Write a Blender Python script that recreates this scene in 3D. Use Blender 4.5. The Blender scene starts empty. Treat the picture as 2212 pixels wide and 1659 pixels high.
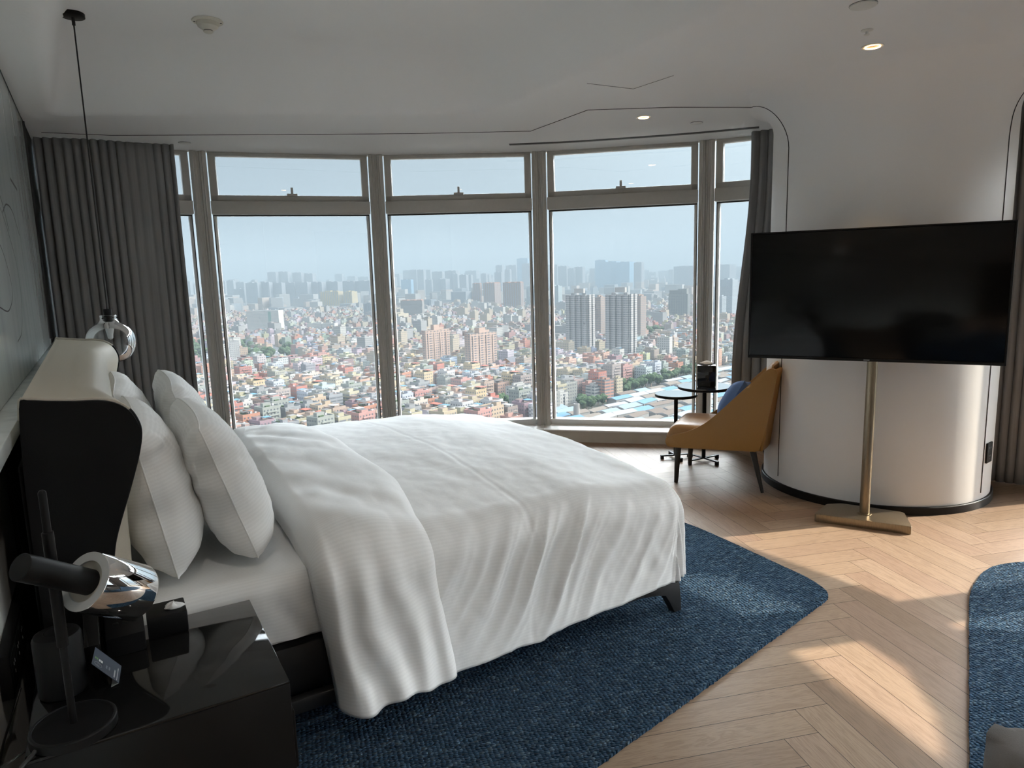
import bpy, bmesh, math, random
import numpy as np
from mathutils import Vector, Matrix, noise

random.seed(7)
SC = bpy.context.scene
COL = SC.collection
PI = math.pi
TH = math.radians(30.5)                     # direction of the bed away from the headboard wall
CT, ST = math.cos(TH), math.sin(TH)


def xy(u, v):
    """headboard-wall coordinates (u out of the wall, v along it) to world x, y"""
    return (u * CT - v * ST, u * ST + v * CT)


def lerp(a, b, t):
    return a + (b - a) * t


def sstep(a, b, x):
    t = min(1.0, max(0.0, (x - a) / (b - a)))
    return t * t * (3 - 2 * t)


# ---------------------------------------------------------------- materials
class NT:
    def __init__(self, name):
        self.m = bpy.data.materials.new(name)
        self.m.use_nodes = True
        self.t = self.m.node_tree
        self.t.nodes.clear()
        self.out = self.t.nodes.new('ShaderNodeOutputMaterial')

    def n(self, typ, **kw):
        nd = self.t.nodes.new('ShaderNode' + typ)
        for k, v in kw.items():
            setattr(nd, k, v)
        return nd

    def l(self, a, b):
        self.t.links.new(a, b)

    def set(self, sock, v):
        if isinstance(v, bpy.types.NodeSocket):
            self.l(v, sock)
        elif isinstance(v, (tuple, list)):
            sock.default_value = tuple(v) + ((1.0,) if len(v) == 3 and sock.type == 'RGBA' else ())
        else:
            sock.default_value = v

    def math(self, op, a, b=0.0, c=0.0):
        nd = self.n('Math', operation=op)
        self.set(nd.inputs[0], a)
        self.set(nd.inputs[1], b)
        self.set(nd.inputs[2], c)
        return nd.outputs[0]

    def mixc(self, f, a, b, mode='MIX'):
        nd = self.n('Mix', data_type='RGBA', blend_type=mode)
        self.set(nd.inputs[0], f)
        self.set(nd.inputs[6], a)
        self.set(nd.inputs[7], b)
        return nd.outputs[2]

    def ramp(self, f, stops, interp='LINEAR'):
        nd = self.n('ValToRGB')
        cr = nd.color_ramp
        cr.interpolation = interp
        while len(cr.elements) < len(stops):
            cr.elements.new(0.5)
        for e, (p, c) in zip(cr.elements, stops):
            e.position = p
            e.color = tuple(c) + (1.0,) if len(c) == 3 else c
        self.set(nd.inputs[0], f)
        return nd.outputs[0]

    def noise(self, vec=None, scale=5.0, detail=2.0, rough=0.5, dist=0.0):
        nd = self.n('TexNoise')
        nd.inputs['Scale'].default_value = scale
        nd.inputs['Detail'].default_value = detail
        nd.inputs['Roughness'].default_value = rough
        nd.inputs['Distortion'].default_value = dist
        if vec is not None:
            self.l(vec, nd.inputs['Vector'])
        return nd.outputs['Fac']

    def coord(self, kind='Object', scale=None, rot=None):
        tc = self.n('TexCoord')
        o = tc.outputs[kind]
        if scale or rot:
            mp = self.n('Mapping')
            if scale:
                mp.inputs['Scale'].default_value = scale
            if rot:
                mp.inputs['Rotation'].default_value = rot
            self.l(o, mp.inputs['Vector'])
            o = mp.outputs['Vector']
        return o

    def bump(self, h, strength=0.3, dist=0.01):
        nd = self.n('Bump')
        nd.inputs['Strength'].default_value = strength
        nd.inputs['Distance'].default_value = dist
        self.l(h, nd.inputs['Height'])
        return nd.outputs['Normal']

    def bsdf(self, color=(0.8, 0.8, 0.8), rough=0.5, metal=0.0, normal=None, spec=0.5, coat=0.0, sheen=0.0, aniso=0.0):
        b = self.n('BsdfPrincipled')
        self.set(b.inputs['Base Color'], color)
        self.set(b.inputs['Roughness'], rough)
        self.set(b.inputs['Metallic'], metal)
        self.set(b.inputs['Specular IOR Level'], spec)
        b.inputs['Coat Weight'].default_value = coat
        b.inputs['Coat Roughness'].default_value = 0.03
        b.inputs['Sheen Weight'].default_value = sheen
        b.inputs['Anisotropic'].default_value = aniso
        if normal is not None:
            self.l(normal, b.inputs['Normal'])
        self.l(b.outputs[0], self.out.inputs['Surface'])
        return b


def simple(name, color, rough=0.5, metal=0.0, spec=0.5, coat=0.0, nscale=60.0, nbump=0.02, var=0.04):
    """principled with a little procedural mottling so nothing is perfectly flat"""
    t = NT(name)
    f = t.noise(t.coord('Object'), nscale, 1.0)
    c0 = tuple(max(0.0, x * (1 - var)) for x in color)
    c1 = tuple(min(1.0, x * (1 + var)) for x in color)
    col = t.mixc(f, c0, c1)
    nrm = t.bump(f, nbump, 0.003) if nbump >= 0.06 else None
    t.bsdf(col, rough, metal, nrm, spec, coat)
    return t.m


M = {}
M['ceiling'] = simple('white_ceiling_paint', (0.865, 0.87, 0.865), 0.75, nscale=220, nbump=0.05, var=0.01)
M['wall'] = simple('white_wall_paint', (0.82, 0.83, 0.81), 0.6, nscale=150, nbump=0.04, var=0.02)
M['column'] = simple('warm_white_plaster', (0.85, 0.84, 0.81), 0.55, nscale=160, nbump=0.05, var=0.015)
M['black'] = simple('black_satin', (0.006, 0.006, 0.0065), 0.42, spec=0.24)
M['blackgloss'] = simple('black_lacquer', (0.010, 0.010, 0.010), 0.05, spec=0.45, nbump=0.0)
M['blacksatin'] = simple('black_furniture_lacquer', (0.007, 0.007, 0.007), 0.30, spec=0.22, nbump=0.0)
M['darkmirror'] = simple('dark_mirror_glass', (0.88, 0.89, 0.90), 0.05, metal=1.0, nbump=0.0)
M['walnutpanel'] = simple('dark_walnut_panelling', (0.10, 0.075, 0.058), 0.4, nscale=12, var=0.2)
M['darkpanel'] = simple('dark_wall_panel', (0.008, 0.009, 0.009), 0.5, spec=0.2)
M['seam'] = simple('shadow_gap', (0.03, 0.03, 0.03), 0.8)
M['frame'] = simple('grey_beige_aluminium', (0.50, 0.48, 0.44), 0.38, metal=0.0, nscale=30, nbump=0.01)
M['framelight'] = simple('white_window_trim', (0.80, 0.80, 0.78), 0.4, nbump=0.01)
M['gasket'] = simple('dark_gasket', (0.05, 0.05, 0.05), 0.6)
M['sill'] = simple('pale_stone', (0.58, 0.55, 0.49), 0.4, nscale=9, nbump=0.01, var=0.12)
M['ochre'] = simple('ochre_leather', (0.36, 0.185, 0.042), 0.42, nscale=260, nbump=0.10, var=0.06)
M['ochreseat'] = simple('tan_seat_leather', (0.37, 0.20, 0.07), 0.36, nscale=240, nbump=0.10, var=0.06)
M['walnut'] = simple('dark_stained_wood', (0.018, 0.015, 0.013), 0.35, nscale=40)
M['bluecush'] = simple('navy_blue_fabric', (0.105, 0.19, 0.40), 0.9, nscale=420, nbump=0.35, var=0.15)
M['cream'] = simple('cream_leather', (0.60, 0.55, 0.455), 0.38, nscale=240, nbump=0.08, var=0.03)
M['creampipe'] = simple('cream_piping', (0.52, 0.48, 0.41), 0.5)
M['blackfab'] = simple('black_leather', (0.006, 0.006, 0.0065), 0.62, spec=0.2, nscale=300, nbump=0.15)
M['bedbase'] = simple('black_bed_base', (0.010, 0.010, 0.011), 0.5)
M['chrome'] = simple('polished_chrome', (0.86, 0.86, 0.86), 0.035, metal=1.0, nbump=0.0, var=0.0)
M['whitering'] = simple('satin_white_enamel', (0.55, 0.57, 0.57), 0.35)
M['creamring'] = simple('cream_enamel', (0.60, 0.57, 0.50), 0.5)
M['whiteplastic'] = simple('white_plastic', (0.74, 0.74, 0.70), 0.4, nbump=0.0)
M['ivory'] = simple('ivory_plastic', (0.66, 0.64, 0.56), 0.4, nbump=0.0)
M['tissue'] = simple('white_tissue', (0.85, 0.86, 0.86), 0.9, nscale=90, nbump=0.2)
M['cord'] = simple('black_cord', (0.012, 0.012, 0.012), 0.5)
M['greyfab'] = simple('light_grey_upholstery', (0.17, 0.163, 0.156), 0.85, nscale=500, nbump=0.3, var=0.08)
M['card'] = simple('navy_card', (0.035, 0.050, 0.078), 0.5, nbump=0.0)
M['cardback'] = simple('grey_card_back', (0.32, 0.33, 0.33), 0.5, nbump=0.0)
M['ink'] = simple('white_ink', (0.75, 0.76, 0.76), 0.6, nbump=0.0)
M['inkgreen'] = simple('green_ink', (0.16, 0.33, 0.10), 0.6, nbump=0.0)
M['inkgrey'] = simple('grey_ink', (0.30, 0.32, 0.35), 0.6, nbump=0.0)
M['copper'] = simple('copper_reflector', (0.45, 0.17, 0.07), 0.3, metal=0.8)


def mk_brass():
    t = NT('brushed_brass')
    v = t.coord('Object', scale=(60, 60, 4))
    f = t.noise(v, 8, 4)
    c = t.ramp(f, [(0.3, (0.24, 0.195, 0.135)), (0.7, (0.33, 0.27, 0.19))])
    t.bsdf(c, 0.32, 0.95, t.bump(f, 0.05, 0.002))
    return t.m


def mk_linen(name, tint, bumpk=0.25, scale=1.0, kind='UV'):
    """white satin-stripe cotton: fine woven stripes with a sheen difference"""
    t = NT(name)
    sep = t.n('SeparateXYZ')
    t.l(t.coord(kind), sep.inputs[0])
    w = t.n('TexWave', wave_type='BANDS', bands_direction='Y', wave_profile='SIN')
    w.inputs['Scale'].default_value = 26.0 * scale      # stripes of about 6 mm
    w.inputs['Distortion'].default_value = 0.15
    t.l(t.coord(kind), w.inputs['Vector'])
    st = t.ramp(w.outputs['Fac'], [(0.42, (0, 0, 0)), (0.58, (1, 1, 1))])
    fine = t.noise(t.coord('Object'), 900, 1)
    c = t.mixc(st, tuple(x * 0.965 for x in tint), tint)
    r = t.math('MULTIPLY_ADD', st, -0.16, 0.66)
    broad = t.noise(t.coord('Object'), 26, 3)
    h = t.math('ADD', t.math('MULTIPLY', fine, 0.15), broad)
    t.bsdf(c, r, 0.0, t.bump(h, bumpk, 0.004), spec=0.35, sheen=0.08)
    return t.m


def mk_rug():
    t = NT('blue_woven_wool')
    mp = t.coord('Object', scale=(1, 1, 1), rot=(0, 0, math.radians(-18)))
    warp = t.noise(mp, 35, 2)
    sep = t.n('SeparateXYZ')
    t.l(mp, sep.inputs[0])
    cmb = t.n('CombineXYZ')
    t.l(t.math('MULTIPLY', sep.outputs[0], 66.0), cmb.inputs[0])
    t.l(t.math('ADD', t.math('MULTIPLY', sep.outputs[1], 105.0), t.math('MULTIPLY', warp, 1.6)), cmb.inputs[1])
    vo = t.n('TexVoronoi', feature='F1')
    vo.inputs['Scale'].default_value = 1.0
    vo.inputs['Randomness'].default_value = 0.55
    t.l(cmb.outputs[0], vo.inputs['Vector'])
    d = vo.outputs['Distance']
    h = t.math('SUBTRACT', 1.0, d)
    rnd = t.n('SeparateColor')
    t.l(vo.outputs['Color'], rnd.inputs[0])
    base = t.ramp(rnd.outputs[0], [(0.0, (0.009, 0.026, 0.052)), (0.45, (0.021, 0.054, 0.098)), (0.8, (0.042, 0.088, 0.142)), (1.0, (0.105, 0.160, 0.205))])
    big = t.noise(mp, 2.2, 3)
    c = t.mixc(t.math('MULTIPLY', big, 0.35), base, (0.018, 0.048, 0.086))
    t.bsdf(c, 0.95, 0.0, t.bump(h, 1.0, 0.020), spec=0.05, sheen=0.04)
    return t.m


def mk_floor():
    t = NT('oak_herringbone')
    uvn = t.coord('UV')
    at = t.n('Attribute', attribute_name='plank')
    sepc = t.n('SeparateColor')
    t.l(at.outputs['Color'], sepc.inputs[0])
    sep = t.n('SeparateXYZ')
    t.l(uvn, sep.inputs[0])
    off = t.math('MULTIPLY', sepc.outputs[0], 37.0)
    cmb = t.n('CombineXYZ')
    t.l(t.math('ADD', t.math('MULTIPLY', sep.outputs[0], 2.2), off), cmb.inputs[0])
    t.l(t.math('ADD', t.math('MULTIPLY', sep.outputs[1], 16.0), t.math('MULTIPLY', off, 3.0)), cmb.inputs[1])
    t.l(off, cmb.inputs[2])
    g1 = t.noise(cmb.outputs[0], 1.3, 3.0, 0.55, 1.1)
    rings = t.math('SINE', t.math('MULTIPLY', g1, 34.0))
    rings = t.math('MULTIPLY_ADD', rings, 0.5, 0.5)
    cmb2 = t.n('CombineXYZ')
    t.l(t.math('MULTIPLY', sep.outputs[0], 14.0), cmb2.inputs[0])
    t.l(t.math('ADD', t.math('MULTIPLY', sep.outputs[1], 420.0), off), cmb2.inputs[1])
    pores = t.noise(cmb2.outputs[0], 1.0, 3.0, 0.6)
    a = t.ramp(sepc.outputs[1], [(0.0, (0.235, 0.160, 0.108)), (0.35, (0.310, 0.222, 0.153)), (0.7, (0.270, 0.183, 0.130)), (1.0, (0.350, 0.258, 0.184))])
    dark = t.mixc(0.55, a, (0.105, 0.062, 0.036), 'MIX')
    c = t.mixc(t.math('MULTIPLY', t.math('POWER', rings, 2.0), 0.42), a, dark)
    pf = t.ramp(pores, [(0.36, (1, 1, 1)), (0.47, (0, 0, 0))])
    c = t.mixc(t.math('MULTIPLY', pf, 0.40), c, (0.10, 0.062, 0.038))
    h = t.math('MULTIPLY_ADD', pf, -0.6, t.math('MULTIPLY', g1, 0.3))
    r = t.math('MULTIPLY_ADD', pores, 0.14, 0.38)
    t.bsdf(c, r, 0.0, t.bump(h, 0.12, 0.003), spec=0.42)
    return t.m


def mk_curtain():
    t = NT('grey_drape_fabric')
    v = t.coord('Object', scale=(1, 1, 1))
    f = t.noise(v, 500, 2)
    s = t.noise(t.coord('Object', scale=(30, 30, 0.6)), 4, 3)
    c = t.mixc(s, (0.23, 0.226, 0.225), (0.32, 0.314, 0.312))
    t.bsdf(c, 0.8, 0.0, t.bump(f, 0.15, 0.002), spec=0.25, sheen=0.15)
    return t.m


def mk_glass(name, tint=(0.985, 0.995, 1.0), refl=1.0, rough=0.0):
    """thin architectural pane: clear with a fresnel reflection"""
    t = NT(name)
    tr = t.n('BsdfTransparent')
    tr.inputs[0].default_value = tint + (1,)
    gl = t.n('BsdfGlossy')
    gl.inputs['Roughness'].default_value = rough
    fr = t.n('Fresnel')
    fr.inputs['IOR'].default_value = 1.45
    mx = t.n('MixShader')
    t.l(t.math('MULTIPLY', fr.outputs[0], refl), mx.inputs[0])
    t.l(tr.outputs[0], mx.inputs[1])
    t.l(gl.outputs[0], mx.inputs[2])
    t.l(mx.outputs[0], t.out.inputs['Surface'])
    return t.m


def mk_artglass():
    """back-painted glass: pale grey-green with soft vertical washes"""
    t = NT('back_painted_art_glass')
    v = t.coord('Object', scale=(1, 1, 0.12))
    f = t.noise(v, 7.0, 4, 0.55, 0.4)
    g = t.noise(t.coord('Object', scale=(1, 1, 0.3)), 2.2, 2)
    c = t.ramp(f, [(0.30, (0.60, 0.66, 0.66)), (0.5, (0.78, 0.84, 0.83)), (0.72, (0.86, 0.90, 0.89))])
    c = t.mixc(t.math('MULTIPLY', g, 0.5), c, (0.66, 0.72, 0.72))
    t.bsdf(c, 0.10, 0.0, None, spec=0.25)
    return t.m


def mk_emit(name, color, strength):
    t = NT(name)
    e = t.n('Emission')
    e.inputs[0].default_value = color + (1,)
    e.inputs[1].default_value = strength
    t.l(e.outputs[0], t.out.inputs['Surface'])
    return t.m


def mk_screen():
    t = NT('tv_panel')
    f = t.noise(t.coord('Object'), 2, 1)
    t.bsdf((0.004, 0.0045, 0.005), t.math('MULTIPLY_ADD', f, 0.02, 0.13), 0.0, None, spec=0.22)
    return t.m


M['brass'] = mk_brass()
M['linen'] = mk_linen('white_stripe_cotton', (0.87, 0.875, 0.87))
M['sheet'] = mk_linen('white_stripe_sheet', (0.86, 0.87, 0.865), 0.12)
M['pillow'] = mk_linen('white_stripe_pillowcase', (0.87, 0.875, 0.865), 0.35)
M['rug'] = mk_rug()
M['floor'] = mk_floor()
M['curtain'] = mk_curtain()
M['pane'] = mk_glass('window_glass')
M['globe'] = mk_glass('clear_lamp_glass', (0.96, 0.97, 0.97), 1.3)
M['artglass'] = mk_artglass()
M['screen'] = mk_screen()
M['warmled'] = mk_emit('warm_downlight', (1.0, 0.62, 0.28), 9.0)
M['frost'] = simple('frosted_bulb', (0.75, 0.76, 0.76), 0.3)


# ---------------------------------------------------------------- mesh helpers
def link(o):
    COL.objects.link(o)
    return o


def tag(o, label=None, cat=None, group=None, kind=None):
    if label:
        o['label'] = label
    if cat:
        o['category'] = cat
    if group:
        o['group'] = group
    if kind:
        o['kind'] = kind
    return o


def empty(name, loc=(0, 0, 0), rz=0.0, **kw):
    o = bpy.data.objects.new(name, None)
    o.empty_display_size = 0.05
    o.location = loc
    o.rotation_euler = (0, 0, rz)
    link(o)
    return tag(o, **kw)


def mesh(name, v, f, mats, parent=None, smooth=True, angle=35, uv=None, mi=None, loc=None, col=None, colname='bcol'):
    me = bpy.data.meshes.new(name)
    me.from_pydata([tuple(p) for p in v], [], [tuple(q) for q in f])
    if not isinstance(mats, (list, tuple)):
        mats = [mats]
    for m in mats:
        me.materials.append(m)
    if mi is not None:
        me.polygons.foreach_set('material_index', mi)
    if uv is not None:
        lay = me.uv_layers.new(name='UVMap')
        if len(uv) == len(v) and len(uv) != len(me.loops):
            idx = np.empty(len(me.loops), dtype=np.int32)
            me.loops.foreach_get('vertex_index', idx)
            lay.data.foreach_set('uv', np.asarray(uv, dtype=np.float32)[idx].ravel())
        else:
            lay.data.foreach_set('uv', np.asarray(uv, dtype=np.float32).ravel())
    if col is not None:
        ca = me.color_attributes.new(colname, 'FLOAT_COLOR', 'CORNER')
        ca.data.foreach_set('color', np.asarray(col, dtype=np.float32).ravel())
    if smooth:
        me.polygons.foreach_set('use_smooth', [True] * len(me.polygons))
        if angle and angle < 180:
            try:
                me.set_sharp_from_angle(angle=math.radians(angle))
            except Exception:
                pass
    me.update()
    o = bpy.data.objects.new(name, me)
    if loc:
        o.location = loc
    link(o)
    if parent is not None:
        o.parent = parent
    return o


class MB:
    """collects shapes into one mesh"""

    def __init__(self):
        self.v, self.f, self.mi = [], [], []

    def add(self, v, f, mi=0):
        b = len(self.v)
        self.v += [tuple(p) for p in v]
        self.f += [tuple(i + b for i in q) for q in f]
        self.mi += [mi] * len(f)
        return self

    def box(self, c, s, rz=0.0, bevel=0.0, mi=0, seg=2, M4=None):
        if bevel > 0:
            bm = bmesh.new()
            bmesh.ops.create_cube(bm, size=1.0)
            bmesh.ops.scale(bm, vec=s, verts=bm.verts)
            bmesh.ops.bevel(bm, geom=bm.edges[:], offset=bevel, segments=seg, affect='EDGES', profile=0.5)
            v = [p.co.copy() for p in bm.verts]
            bm.verts.index_update()
            f = [[q.index for q in p.verts] for p in bm.faces]
            bm.free()
        else:
            x, y, z = s[0] / 2, s[1] / 2, s[2] / 2
            v = [Vector(p) for p in ((-x, -y, -z), (x, -y, -z), (x, y, -z), (-x, y, -z), (-x, -y, z), (x, -y, z), (x, y, z), (-x, y, z))]
            f = [(3, 2, 1, 0), (4, 5, 6, 7), (0, 1, 5, 4), (1, 2, 6, 5), (2, 3, 7, 6), (3, 0, 4, 7)]
        R = Matrix.Translation(Vector(c)) @ (M4 if M4 is not None else Matrix.Rotation(rz, 4, 'Z'))
        return self.add([R @ p for p in v], f, mi)

    def lathe(self, prof, n=32, c=(0, 0, 0), M4=None, cap0=True, cap1=True, mi=0):
        v, f = [], []
        for (r, z) in prof:
            for k in range(n):
                a = 2 * PI * k / n
                v.append(Vector((r * math.cos(a), r * math.sin(a), z)))
        for i in range(len(prof) - 1):
            for k in range(n):
                k2 = (k + 1) % n
                f.append((i * n + k, i * n + k2, (i + 1) * n + k2, (i + 1) * n + k))
        if cap0:
            f.append(tuple(reversed(range(n))))
        if cap1:
            f.append(tuple((len(prof) - 1) * n + k for k in range(n)))
        R = Matrix.Translation(Vector(c)) @ (M4 if M4 is not None else Matrix.Identity(4))
        return self.add([R @ p for p in v], f, mi)

    def rod(self, a, b, r0, r1=None, n=20, mi=0, round_end=False):
        a, b = Vector(a), Vector(b)
        d = b - a
        L = d.length
        r1 = r0 if r1 is None else r1
        Q = d.to_track_quat('Z', 'Y').to_matrix().to_4x4()
        prof = [(r0, 0), (r1, L)]
        if round_end:
            prof = [(r0, 0), (r1, L - r1)] + [(r1 * math.cos(t), L - r1 + r1 * math.sin(t)) for t in (0.4, 0.8, 1.15, 1.45)]
        return self.lathe(prof, n, a, Q, mi=mi)

    def tube(self, path, r, n=8, mi=0, closed=False):
        P = [Vector(p) for p in path]
        m = len(P)
        v, f = [], []
        prev = None
        for i, p in enumerate(P):
            if closed:
                d = P[(i + 1) % m] - P[i - 1]
            else:
                d = P[min(i + 1, m - 1)] - P[max(i - 1, 0)]
            d.normalize()
            if prev is None:
                up = Vector((0, 0, 1)) if abs(d.z) < 0.9 else Vector((1, 0, 0))
                s = d.cross(up).normalized()
            else:
                s = (prev - d * prev.dot(d)).normalized()
            prev = s
            t = d.cross(s)
            for k in range(n):
                a = 2 * PI * k / n
                v.append(p + s * (r * math.cos(a)) + t * (r * math.sin(a)))
        for i in range(m if closed else m - 1):
            j = (i + 1) % m
            for k in range(n):
                k2 = (k + 1) % n
                f.append((i * n + k, i * n + k2, j * n + k2, j * n + k))
        if not closed:
            f.append(tuple(reversed(range(n))))
            f.append(tuple((m - 1) * n + k for k in range(n)))
        return self.add(v, f, mi)

    def prism(self, poly, z0, z1, bevel=0.0, mi=0, M4=None, seg=2):
        """polygon in xy pulled up from z0 to z1"""
        bm = bmesh.new()
        lo = [bm.verts.new((p[0], p[1], z0)) for p in poly]
        hi = [bm.verts.new((p[0], p[1], z1)) for p in poly]
        n = len(poly)
        bm.faces.new(list(reversed(lo)))
        bm.faces.new(hi)
        for i in range(n):
            j = (i + 1) % n
            bm.faces.new((lo[i], lo[j], hi[j], hi[i]))
        if bevel > 0:
            top = [e for e in bm.edges if abs(e.verts[0].co.z - e.verts[1].co.z) < 1e-7]
            bmesh.ops.bevel(bm, geom=top, offset=bevel, segments=seg, affect='EDGES', profile=0.5)
        bm.verts.index_update()
        v = [p.co.copy() for p in bm.verts]
        f = [[q.index for q in p.verts] for p in bm.faces]
        bm.free()
        if M4 is not None:
            v = [M4 @ p for p in v]
        return self.add(v, f, mi)

    def build(self, name, mats, parent=None, smooth=True, angle=35, loc=None):
        return mesh(name, self.v, self.f, mats, parent, smooth, angle, mi=self.mi, loc=loc)


def grid_faces(nu, nv, closed_u=False):
    f = []
    for i in range(nu if closed_u else nu - 1):
        for j in range(nv - 1):
            i2 = (i + 1) % nu
            f.append((i * nv + j, i2 * nv + j, i2 * nv + j + 1, i * nv + j + 1))
    return f


def fill_poly(pts, r=0.15, n=6):
    """polygon with rounded corners; r may be a list"""
    out = []
    m = len(pts)
    for i, p in enumerate(pts):
        p = Vector(p)
        a, b = Vector(pts[i - 1]), Vector(pts[(i + 1) % m])
        rr = r[i] if isinstance(r, (list, tuple)) else r
        if rr <= 0:
            out.append(p)
            continue
        da, db = (a - p), (b - p)
        rr = min(rr, da.length * 0.48, db.length * 0.48)
        s, e = p + da.normalized() * rr, p + db.normalized() * rr
        for k in range(n + 1):
            t = k / n
            out.append(s * (1 - t) ** 2 + p * 2 * t * (1 - t) + e * t * t)
    return out


def catmull(pts, n=8):
    P = [Vector(p) for p in pts]
    P = [P[0] * 2 - P[1]] + P + [P[-1] * 2 - P[-2]]
    out = []
    for i in range(1, len(P) - 2):
        for k in range(n):
            t = k / n
            a, b, c, d = P[i - 1], P[i], P[i + 1], P[i + 2]
            out.append(0.5 * ((2 * b) + (c - a) * t + (2 * a - 5 * b + 4 * c - d) * t * t + (3 * b - a - 3 * c + d) * t ** 3))
    out.append(P[-2])
    return out

# ---------------------------------------------------------------- camera, world, sun
def make_camera():
    cam = bpy.data.cameras.new('camera')
    cam.sensor_width = 36.0
    cam.lens = 36.0 * 1500.0 / 2212.0
    cam.clip_start = 0.02
    cam.clip_end = 30000
    o = link(bpy.data.objects.new('camera', cam))
    p, r = math.radians(8.94), math.radians(-1.58)
    fwd = Vector((0, math.cos(p), -math.sin(p)))
    right = Vector((1, 0, 0))
    up = right.cross(fwd)
    R = right * math.cos(r) + up * math.sin(r)
    U = -right * math.sin(r) + up * math.cos(r)
    m = Matrix((R, U, -fwd)).transposed().to_4x4()
    m.translation = Vector((0, 0, 1.5))
    o.matrix_world = m
    SC.camera = o


SUN_EL = math.radians(33)
SUN_AZ = math.radians(10.5)
TO_SUN = Vector((math.cos(SUN_AZ) * math.cos(SUN_EL), math.sin(SUN_AZ) * math.cos(SUN_EL), math.sin(SUN_EL)))

BRIGHT = Vector((0.837, 0.305, 0.454))     # centre of the bright hazy part of the sky


def make_light():
    w = bpy.data.worlds.new('sky')
    SC.world = w
    w.use_nodes = True
    t = w.node_tree
    t.nodes.clear()

    def n(typ, **k):
        nd = t.nodes.new('ShaderNode' + typ)
        for a, b in k.items():
            setattr(nd, a, b)
        return nd

    def four(cr, stops):
        while len(cr.elements) < len(stops):
            cr.elements.new(0.5)
        return list(zip(cr.elements, stops))
    out = n('OutputWorld')
    bg = n('Background')
    tc = n('TexCoord')
    sep = n('SeparateXYZ')
    t.links.new(tc.outputs['Generated'], sep.inputs[0])
    rz = n('ValToRGB')          # horizon haze to zenith
    cr = rz.color_ramp
    for e, (p, c) in four(cr, [(0.0, (0.196, 0.222, 0.239)), (0.205, (0.238, 0.278, 0.300)), (0.30, (5.6, 5.9, 6.05)), (1.0, (3.5, 3.9, 4.3))]):
        e.position = p
        e.color = c + (1,)
    t.links.new(sep.outputs[2], rz.inputs[0])
    # brighter, whiter haze high up towards the right-hand windows
    dot = n('VectorMath', operation='DOT_PRODUCT')
    t.links.new(tc.outputs['Generated'], dot.inputs[0])
    dot.inputs[1].default_value = BRIGHT
    rs = n('ValToRGB')
    cr = rs.color_ramp
    for e, (p, c) in four(cr, [(0.0, (0.70, 0.74, 0.79)), (0.35, (1.0, 1.02, 1.04)), (0.70, (1.9, 1.9, 1.88)), (1.0, (4.6, 4.5, 4.4))]):
        e.position = p
        e.color = c + (1,)
    t.links.new(dot.outputs['Value'], rs.inputs[0])
    mx = n('Mix', data_type='RGBA', blend_type='MULTIPLY')
    mx.inputs[0].default_value = 1.0
    t.links.new(rz.outputs[0], mx.inputs[6])
    t.links.new(rs.outputs[0], mx.inputs[7])
    t.links.new(mx.outputs[2], bg.inputs[0])
    bg.inputs[1].default_value = SKY_STRENGTH
    t.links.new(bg.outputs[0], out.inputs[0])
    s = bpy.data.lights.new('sun', 'SUN')
    s.energy = SUN_STRENGTH
    s.angle = math.radians(0.55)
    s.color = (1.0, 0.86, 0.68)
    so = link(bpy.data.objects.new('sun', s))
    so.rotation_euler = TO_SUN.to_track_quat('Z', 'Y').to_euler()
    so.location = (8, 2, 6)


SKY_STRENGTH = 1.0
SUN_STRENGTH = 6.3

# ---------------------------------------------------------------- room shell
# inner corners of the faceted window wall, left to right round the tower
MP = [(-3.694, 5.088), (-2.49, 5.84), (-1.132, 6.255), (0.287, 6.305), (1.671, 5.986), (2.925, 5.319), (3.96, 4.35), (4.66, 3.33), (5.10, 1.98), (5.24, 0.57), (5.10, -0.84), (4.66, -2.18)]
BACK = [(4.0, -3.6), xy(-0.3, -3.4)]
ROOM = MP + BACK                              # plan of the room
CZ, HZ = 2.56, 2.89                           # low soffit, raised tray
CC, CR = (2.493, 4.71), 0.70                  # round pier


def inside(p, poly):
    c = False
    j = len(poly) - 1
    for i in range(len(poly)):
        xi, yi = poly[i]
        xj, yj = poly[j]
        if (yi > p[1]) != (yj > p[1]) and p[0] < (xj - xi) * (p[1] - yi) / (yj - yi) + xi:
            c = not c
        j = i
    return c


def offset_out(poly, d, c=(1.0, 2.6)):
    out = []
    for p in poly:
        v = Vector((p[0] - c[0], p[1] - c[1]))
        v = v + v.normalized() * d
        out.append((c[0] + v.x, c[1] + v.y))
    return out


ROOM_OUT = offset_out(ROOM, 0.12)

TRAY = [(-2.835, 4.56), (-0.12, 4.83), (2.02, 1.14), (-0.10, 0.15)]


def ceil_z(x, y):
    ds = []
    m = len(TRAY)
    for i in range(m):
        a, b = TRAY[i], TRAY[(i + 1) % m]
        ex, ey = b[0] - a[0], b[1] - a[1]
        L = math.hypot(ex, ey)
        q = -(ex * (y - a[1]) - ey * (x - a[0])) / L            # positive inside (vertices run clockwise)
        ds.append(q * 3.6 if i == m - 1 and q > 0 else q)       # the slope beside the headboard wall is steeper
    k = 14.0
    d = -math.log(sum(math.exp(-k * max(-2.0, min(3.0, q))) for q in ds)) / k
    t = (d + 0.01) / 0.44                   # crisp lower arris, straight slope, long soft roll into the raised part
    if t <= 0:
        g = 0.0
    elif t < 0.10:
        g = 1.26 * t * t / 0.20
    elif t < 0.60:
        g = 1.26 * (t - 0.05)
    elif t < 1.10:
        q = t - 0.60
        g = 1.26 * 0.55 + 1.26 * (q - q * q)
    else:
        g = 1.26 * 0.80
    return lerp(CZ, HZ, min(1.0, g / 1.008))


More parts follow.
